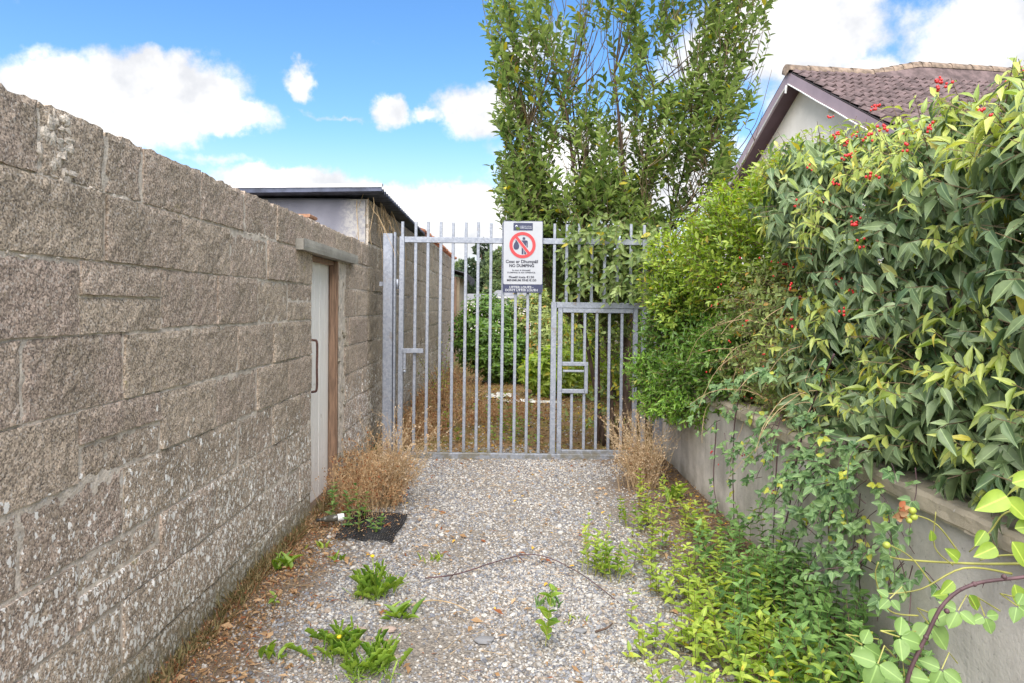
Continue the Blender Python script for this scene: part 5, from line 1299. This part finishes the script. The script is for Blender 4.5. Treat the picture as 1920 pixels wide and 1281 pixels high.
# dry flecks, straws and bits of dead stem blown over the gravel
lv = Leaves()
for _ in range(9000):
    y = random.uniform(2.6, 7.2); x = -1.45 + abs(random.gauss(0, .38)) if random.random() < .6 else random.uniform(-1.3, 1.5)
    if noise.noise(Vector((x * 2.5, y * 2.5, 9))) < -.05 and x > -1.1: continue
    lv.add((x, y, gz(x, y) + random.uniform(.008, .022)), Vector((random.gauss(0, 1), random.gauss(0, 1), random.gauss(0, .15))), Vector((0, 0, 1)) + rvec(.4), random.uniform(.006, .018) if random.random() < .8 else random.uniform(.03, .07), random.uniform(.15, .6) if random.random() < .6 else .06, .1)
for _ in range(500):
    q = random.random(), random.random(); A_ = G(632, 1020).lerp(G(738, 1022), q[0]).lerp(G(668, 966).lerp(G(768, 972), q[0]), q[1])
    if q[0] + (1 - q[1]) > 1.15 + random.gauss(0, .3): continue
    lv.add((A_.x, A_.y, gz(A_.x, A_.y) + .035), rvec(), Vector((0, 0, 1)) + rvec(.5), random.uniform(.008, .025), .4, .1)
dg = thing('dry_debris', 'dry straw and seed flecks strewn over the gravel and mat', 'plant debris', (-1.0, 4.5, 0)); dg['kind'] = 'stuff'
foliage(dg, lv, 'small', L_dry, 0, name='flecks')
mb = MB()
for _ in range(260):
    x = random.uniform(-1.4, 1.3); y = random.uniform(2.8, 7); mb.tube(bend_path((x, y, gz(x, y) + .016), (random.gauss(0, 1), random.gauss(0, 1), random.gauss(0, .06)), random.uniform(.05, .2), 4, 0, .12), .0014, .0008, 3)
mb.build('straws', m_straw, dg, kind='stuff')
# leaf litter
lt = thing('leaf_litter', 'scattered brown and yellow fallen leaves on the ground around the gate', 'fallen leaves', (.2, 8, 0)); lt['kind'] = 'stuff'
lv = Leaves()
for _ in range(15000):
    y = random.uniform(7.25, 14); x = random.uniform(-1.45, 2.2); lv.add((x, y, gz(x, y) + random.uniform(.003, .03)), rvec() * Vector((1, 1, .3)) if False else Vector((random.gauss(0, 1), random.gauss(0, 1), random.gauss(0, .3))), Vector((0, 0, 1)) + rvec(.4), random.uniform(.02, .05), .55, .2, random.random() * (1 if random.random() < .5 else .9))
for _ in range(4200):
    y = random.uniform(3.0, 7.3); x = random.choice([random.uniform(-1.4, 1.5), 1.6 - abs(random.gauss(0, .25)), 1.6 - abs(random.gauss(0, .25))])
    if x < 1.0 and random.random() < (.86 if y < 6.6 else .3): continue
    lv.add((x, y, gz(x, y) + random.uniform(.008, .02)), Vector((random.gauss(0, 1), random.gauss(0, 1), random.gauss(0, .25))), Vector((0, 0, 1)) + rvec(.35), random.uniform(.012, .03), .6, .25)
foliage(lt, lv, 'small', L_litter, 0, name='leaves')
fl = ['yellow fallen leaf on the gravel straight below the sign', 'yellow fallen leaf nearest the gate bottom rail', 'yellow fallen leaf beside the tiny green tuft', 'small yellow fallen leaf touching another below the sign', 'fallen leaf in the middle of the gravel above the runner', 'orange fallen leaf just inside the runner curve', 'fallen leaf above the dark tuft beside the runner', 'yellow fallen leaf by the large dandelion clump', 'yellow fallen leaf near the pale leafy stalks by the right dead weed', 'fallen leaf resting just above the bramble runner']
for i, (px, py) in enumerate([(980, 935), (1000, 893), (857, 1018), (970, 942), (1003, 1030), (1080, 1068), (1030, 1100), (690, 1048), (1130, 965), (1060, 955)]):
    c = G(px, py); lv = Leaves(); lv.add((c.x, c.y, gz(c.x, c.y) + .016), (random.gauss(0, 1), random.gauss(0, 1), .1), (0, 0, 1), .035, .6, .3, random.choice([.93, .95, .97]))
    me = leaf_mesh('fallen_leaf', [a_ - (np.array([[c.x, c.y, 0]]) if q == 0 else 0) for q, a_ in enumerate(lv.arrays())], 'ovate', L_litter)
    o = new_obj('fallen_leaf', me); o.location = (c.x, c.y, 0); tag(o, fl[i], 'leaf', 'yellow leaves on the gravel')

# black rubber mat
c = [G(632, 1020), G(738, 1022), G(768, 972), G(668, 966)]
bm_ = thing('rubber_mat', 'black open mesh mat lying on the gravel under the dead weeds', 'mat', (c[0].x, c[0].y, 0.02))
mb = MB(); A, B, Cc_, D_ = c
def mp(u, v): p = (A * (1 - u) + B * u) * (1 - v) + (D_ * (1 - u) + Cc_ * u) * v; p.x += .03 * noise.noise(Vector((v * 2.5, u, 1))); p.y += .09 * noise.noise(Vector((u * 2.2, v, 5))); return Vector((p.x, p.y, gz(p.x, p.y) + .022 + .02 * max(0, noise.noise(Vector((u * 2, v * 2, 8)))) + .006 * noise.noise(Vector((u * 4, v * 4, 0)))))
for i in range(23):
    mb.tube([mp(i / 22, k / 12) for k in range(13)], .0045, k=4)
for j in range(21):
    mb.tube([mp(k / 12, j / 20) + Vector((0, 0, .002)) for k in range(13)], .0035, k=4)
mb.build('mesh', m_mat, bm_)
# bottle with label
b0, b1 = G(600, 1000), G(643, 994)
bt = thing('bottle', 'small clear bottle with white label lying beside the black mat', 'bottle', (b0.x, b0.y, .05))
z0 = Vector((0, 0, .085)); dirb = (b1 - b0).normalized(); b1 = b0 + dirb * .18
m_clear = simple('dull clear plastic', (0.09, 0.085, 0.07), 0.15, var=.2, spec=.7)
mb = MB(); mb.tube([b0 + z0, b0 + z0 + dirb * .02], .010, .011, 10); mb.tube([b0 + z0 + dirb * .02, b0 + z0 + dirb * .06], .011, .025, 12); mb.tube([b0 + z0 + dirb * .06, b1 + z0], .025, k=12); mb.build('body', m_clear, bt, smooth=True)
mb = MB(); mb.tube([b0 + z0 + dirb * .13, b0 + z0 + dirb * .174], .0256, k=14, cap=False); mb.build('label', m_whitep, bt, smooth=True)
mb = MB(); mb.tube([b0 + z0 + dirb * -.015, b0 + z0 + dirb * .004], .012, k=10); mb.build('cap', m_mat, bt)
for (px, py, r_, lab) in [(730, 1186, .035, 'flat pinkish stone lying behind the bottom dandelion'), (912, 1203, .04, 'flat blue grey stone bedded in the gravel'), (1092, 1186, .028, 'dark grey stone right of the young nettle'), (680, 1185, .022, 'pale stone beside the flat pinkish stone')]:
    p = G(px, py); mb = MB(); mb.blob((p.x, p.y, gz(p.x, p.y) + .012), r_ * 1.3, r_ * .8, r_ * .35, 9, 5, .12); tag(mb.build('stone', m_stone if 'pink' in lab or 'pale' in lab else m_slate, origin=p), lab, 'stone')

# ================================================================== FOREGROUND ROSE / BRAMBLE BRANCH (bottom right)
rb = thing('rose_branch', 'rose branch with green hips and a withered flower reaching in at the bottom right', 'rose', (.95, 1.25, .9))
RY = 1.25
def px_path(pts_, Y=RY, n=5): return smooth_path([W(a_, b_, Y + c_) for a_, b_, c_ in pts_], n)
for pts_, r0, r1 in [([(1960, 1050, 0), (1860, 1052, .02), (1780, 1050, .03), (1700, 1045, .02), (1672, 1040, 0)], .0028, .0014),
                     ([(1900, 1070, 0), (1810, 1060, 0), (1730, 1100, .02), (1660, 1110, .04)], .0022, .001),
                     ([(1800, 1030, .02), (1760, 980, .02), (1720, 962, .01), (1700, 968, 0)], .0016, .001),
                     ([(1750, 1090, .02), (1710, 1040, .01), (1665, 1015, 0)], .0016, .001),
                     ([(1960, 1035, 0), (1880, 1036, .01), (1840, 1045, .01)], .0022, .0012),
                     ([(1725, 1150, .05), (1670, 1140, .05), (1645, 1080, .04), (1650, 1050, .03)], .0016, .001),
                     ([(1960, 940, 0), (1890, 955, 0), (1860, 990, .01), (1820, 1030, .02)], .002, .0012),
                     ([(1790, 1055, .01), (1755, 1020, .01), (1757, 955, .0)], .0014, .0008)]:
    mb = MB(); mb.tube(px_path(pts_), r0, r1, 7); mb.build('stem', m_greencane, rb, smooth=True)
lv = Leaves()
for (px, py, L_, ang_, t_) in [(1890, 925, .062, -160, .97), (1900, 900, .05, 20, .98), (1935, 930, .05, -90, .6), (1905, 985, .05, 10, .7), (1870, 1020, .045, 200, .8), (1850, 990, .035, 230, .5), (1800, 1045, .035, 140, .6), (1790, 1085, .032, 220, .6), (1820, 1110, .032, 300, .4), (1900, 1010, .055, -60, .75),
                               (1885, 930, .055, -40, .99), (1780, 1110, .03, 180, .5), (1750, 1010, .022, 100, .5), (1905, 1090, .04, -80, .7)]:
    a_ = R(ang_); lv.add(W(px, py, RY - .02 + random.uniform(-.03, .03)), (math.cos(a_), -.15, math.sin(a_)), (-.15, -1, .5), L_, .62, .15, t_)
foliage(rb, lv, 'fine', L_dand, 40)
mb = MB()
for (px, py, r_) in [(1665, 1018, .0065), (1713, 953, .0065), (1716, 965, .006), (1707, 972, .005)]: mb.blob(W(px, py, RY), r_ * 1.15, r_, r_, 10, 7)
mb.build('rosehips', m_hip, rb, smooth=True)
lv = Leaves()
for i in range(22):
    lv.add(W(1694 + random.gauss(0, 6), 955 + random.gauss(0, 7), RY + random.gauss(0, .004)), rvec(), rvec(), random.uniform(.01, .018), .7, .4)
me_root = rb; foliage(rb, lv, 'ovate', L_dry, 22, leafname='withered_petal')
bc_ = thing('bramble_cane', 'thick purple bramble cane with rounded green leaves curving up at the bottom right', 'bramble', (.75, 1.15, .6))
mb = MB(); mb.tube(px_path([(1700, 1300, 0), (1712, 1250, 0), (1740, 1190, 0), (1775, 1125, 0), (1830, 1090, 0), (1930, 1075, 0), (1990, 1060, 0)], 1.15, 8), .0036, .0026, 9)
for q_ in px_path([(1712, 1250, 0), (1740, 1190, 0), (1775, 1125, 0), (1830, 1090, 0), (1930, 1075, 0)], 1.15, 5):
    t_ = rvec().normalized(); mb.tube([q_, q_ + t_ * .009 - Vector((0, 0, .003))], .0014, .0002, 4)
for q_ in px_path([(1740, 1190, 0), (1830, 1090, 0), (1930, 1075, 0)], 1.15, 2): mb.blob(q_, .0046, seg=8, rings=5)
mb.v = mb.v; mb.build('cane', m_cane, bc_, smooth=True)
lv = Leaves(); tw = MB()
for (px, py, L_, t_) in [(1745, 1165, .046, .6), (1690, 1190, .038, .4), (1650, 1240, .042, .5), (1700, 1262, .042, .55), (1800, 1140, .03, .7), (1770, 1250, .036, .5), (1672, 1118, .022, .3), (1620, 1205, .034, .4), (1850, 1150, .025, .5), (1910, 1130, .03, .4)]:
    b_ = W(px, py, 1.15 + random.uniform(-.03, .06)); a_ = random.uniform(-2.6, .6); d = Vector((math.cos(a_), -.2, math.sin(a_))); n_ = Vector((-.15, -.8, .6)); x = d.cross(n_).normalized()
    tw.tube([b_, b_ - d * .03, b_ + Vector((.04, .02, .0))], .0012, k=4)
    for k in (-1, 0, 1):
        dd = (d * (1 if k == 0 else .15) + x * k).normalized(); lv.add(b_ + dd * .003, dd, n_ + rvec(.12), L_ * (1.05 if k == 0 else .9), .74, .14, min(.95, max(0, t_ + random.uniform(-.15, .15))))
foliage(bc_, lv, 'fine', L_fore, 60); tw.build('leaf_stalks', m_greencane, bc_, kind='stuff')
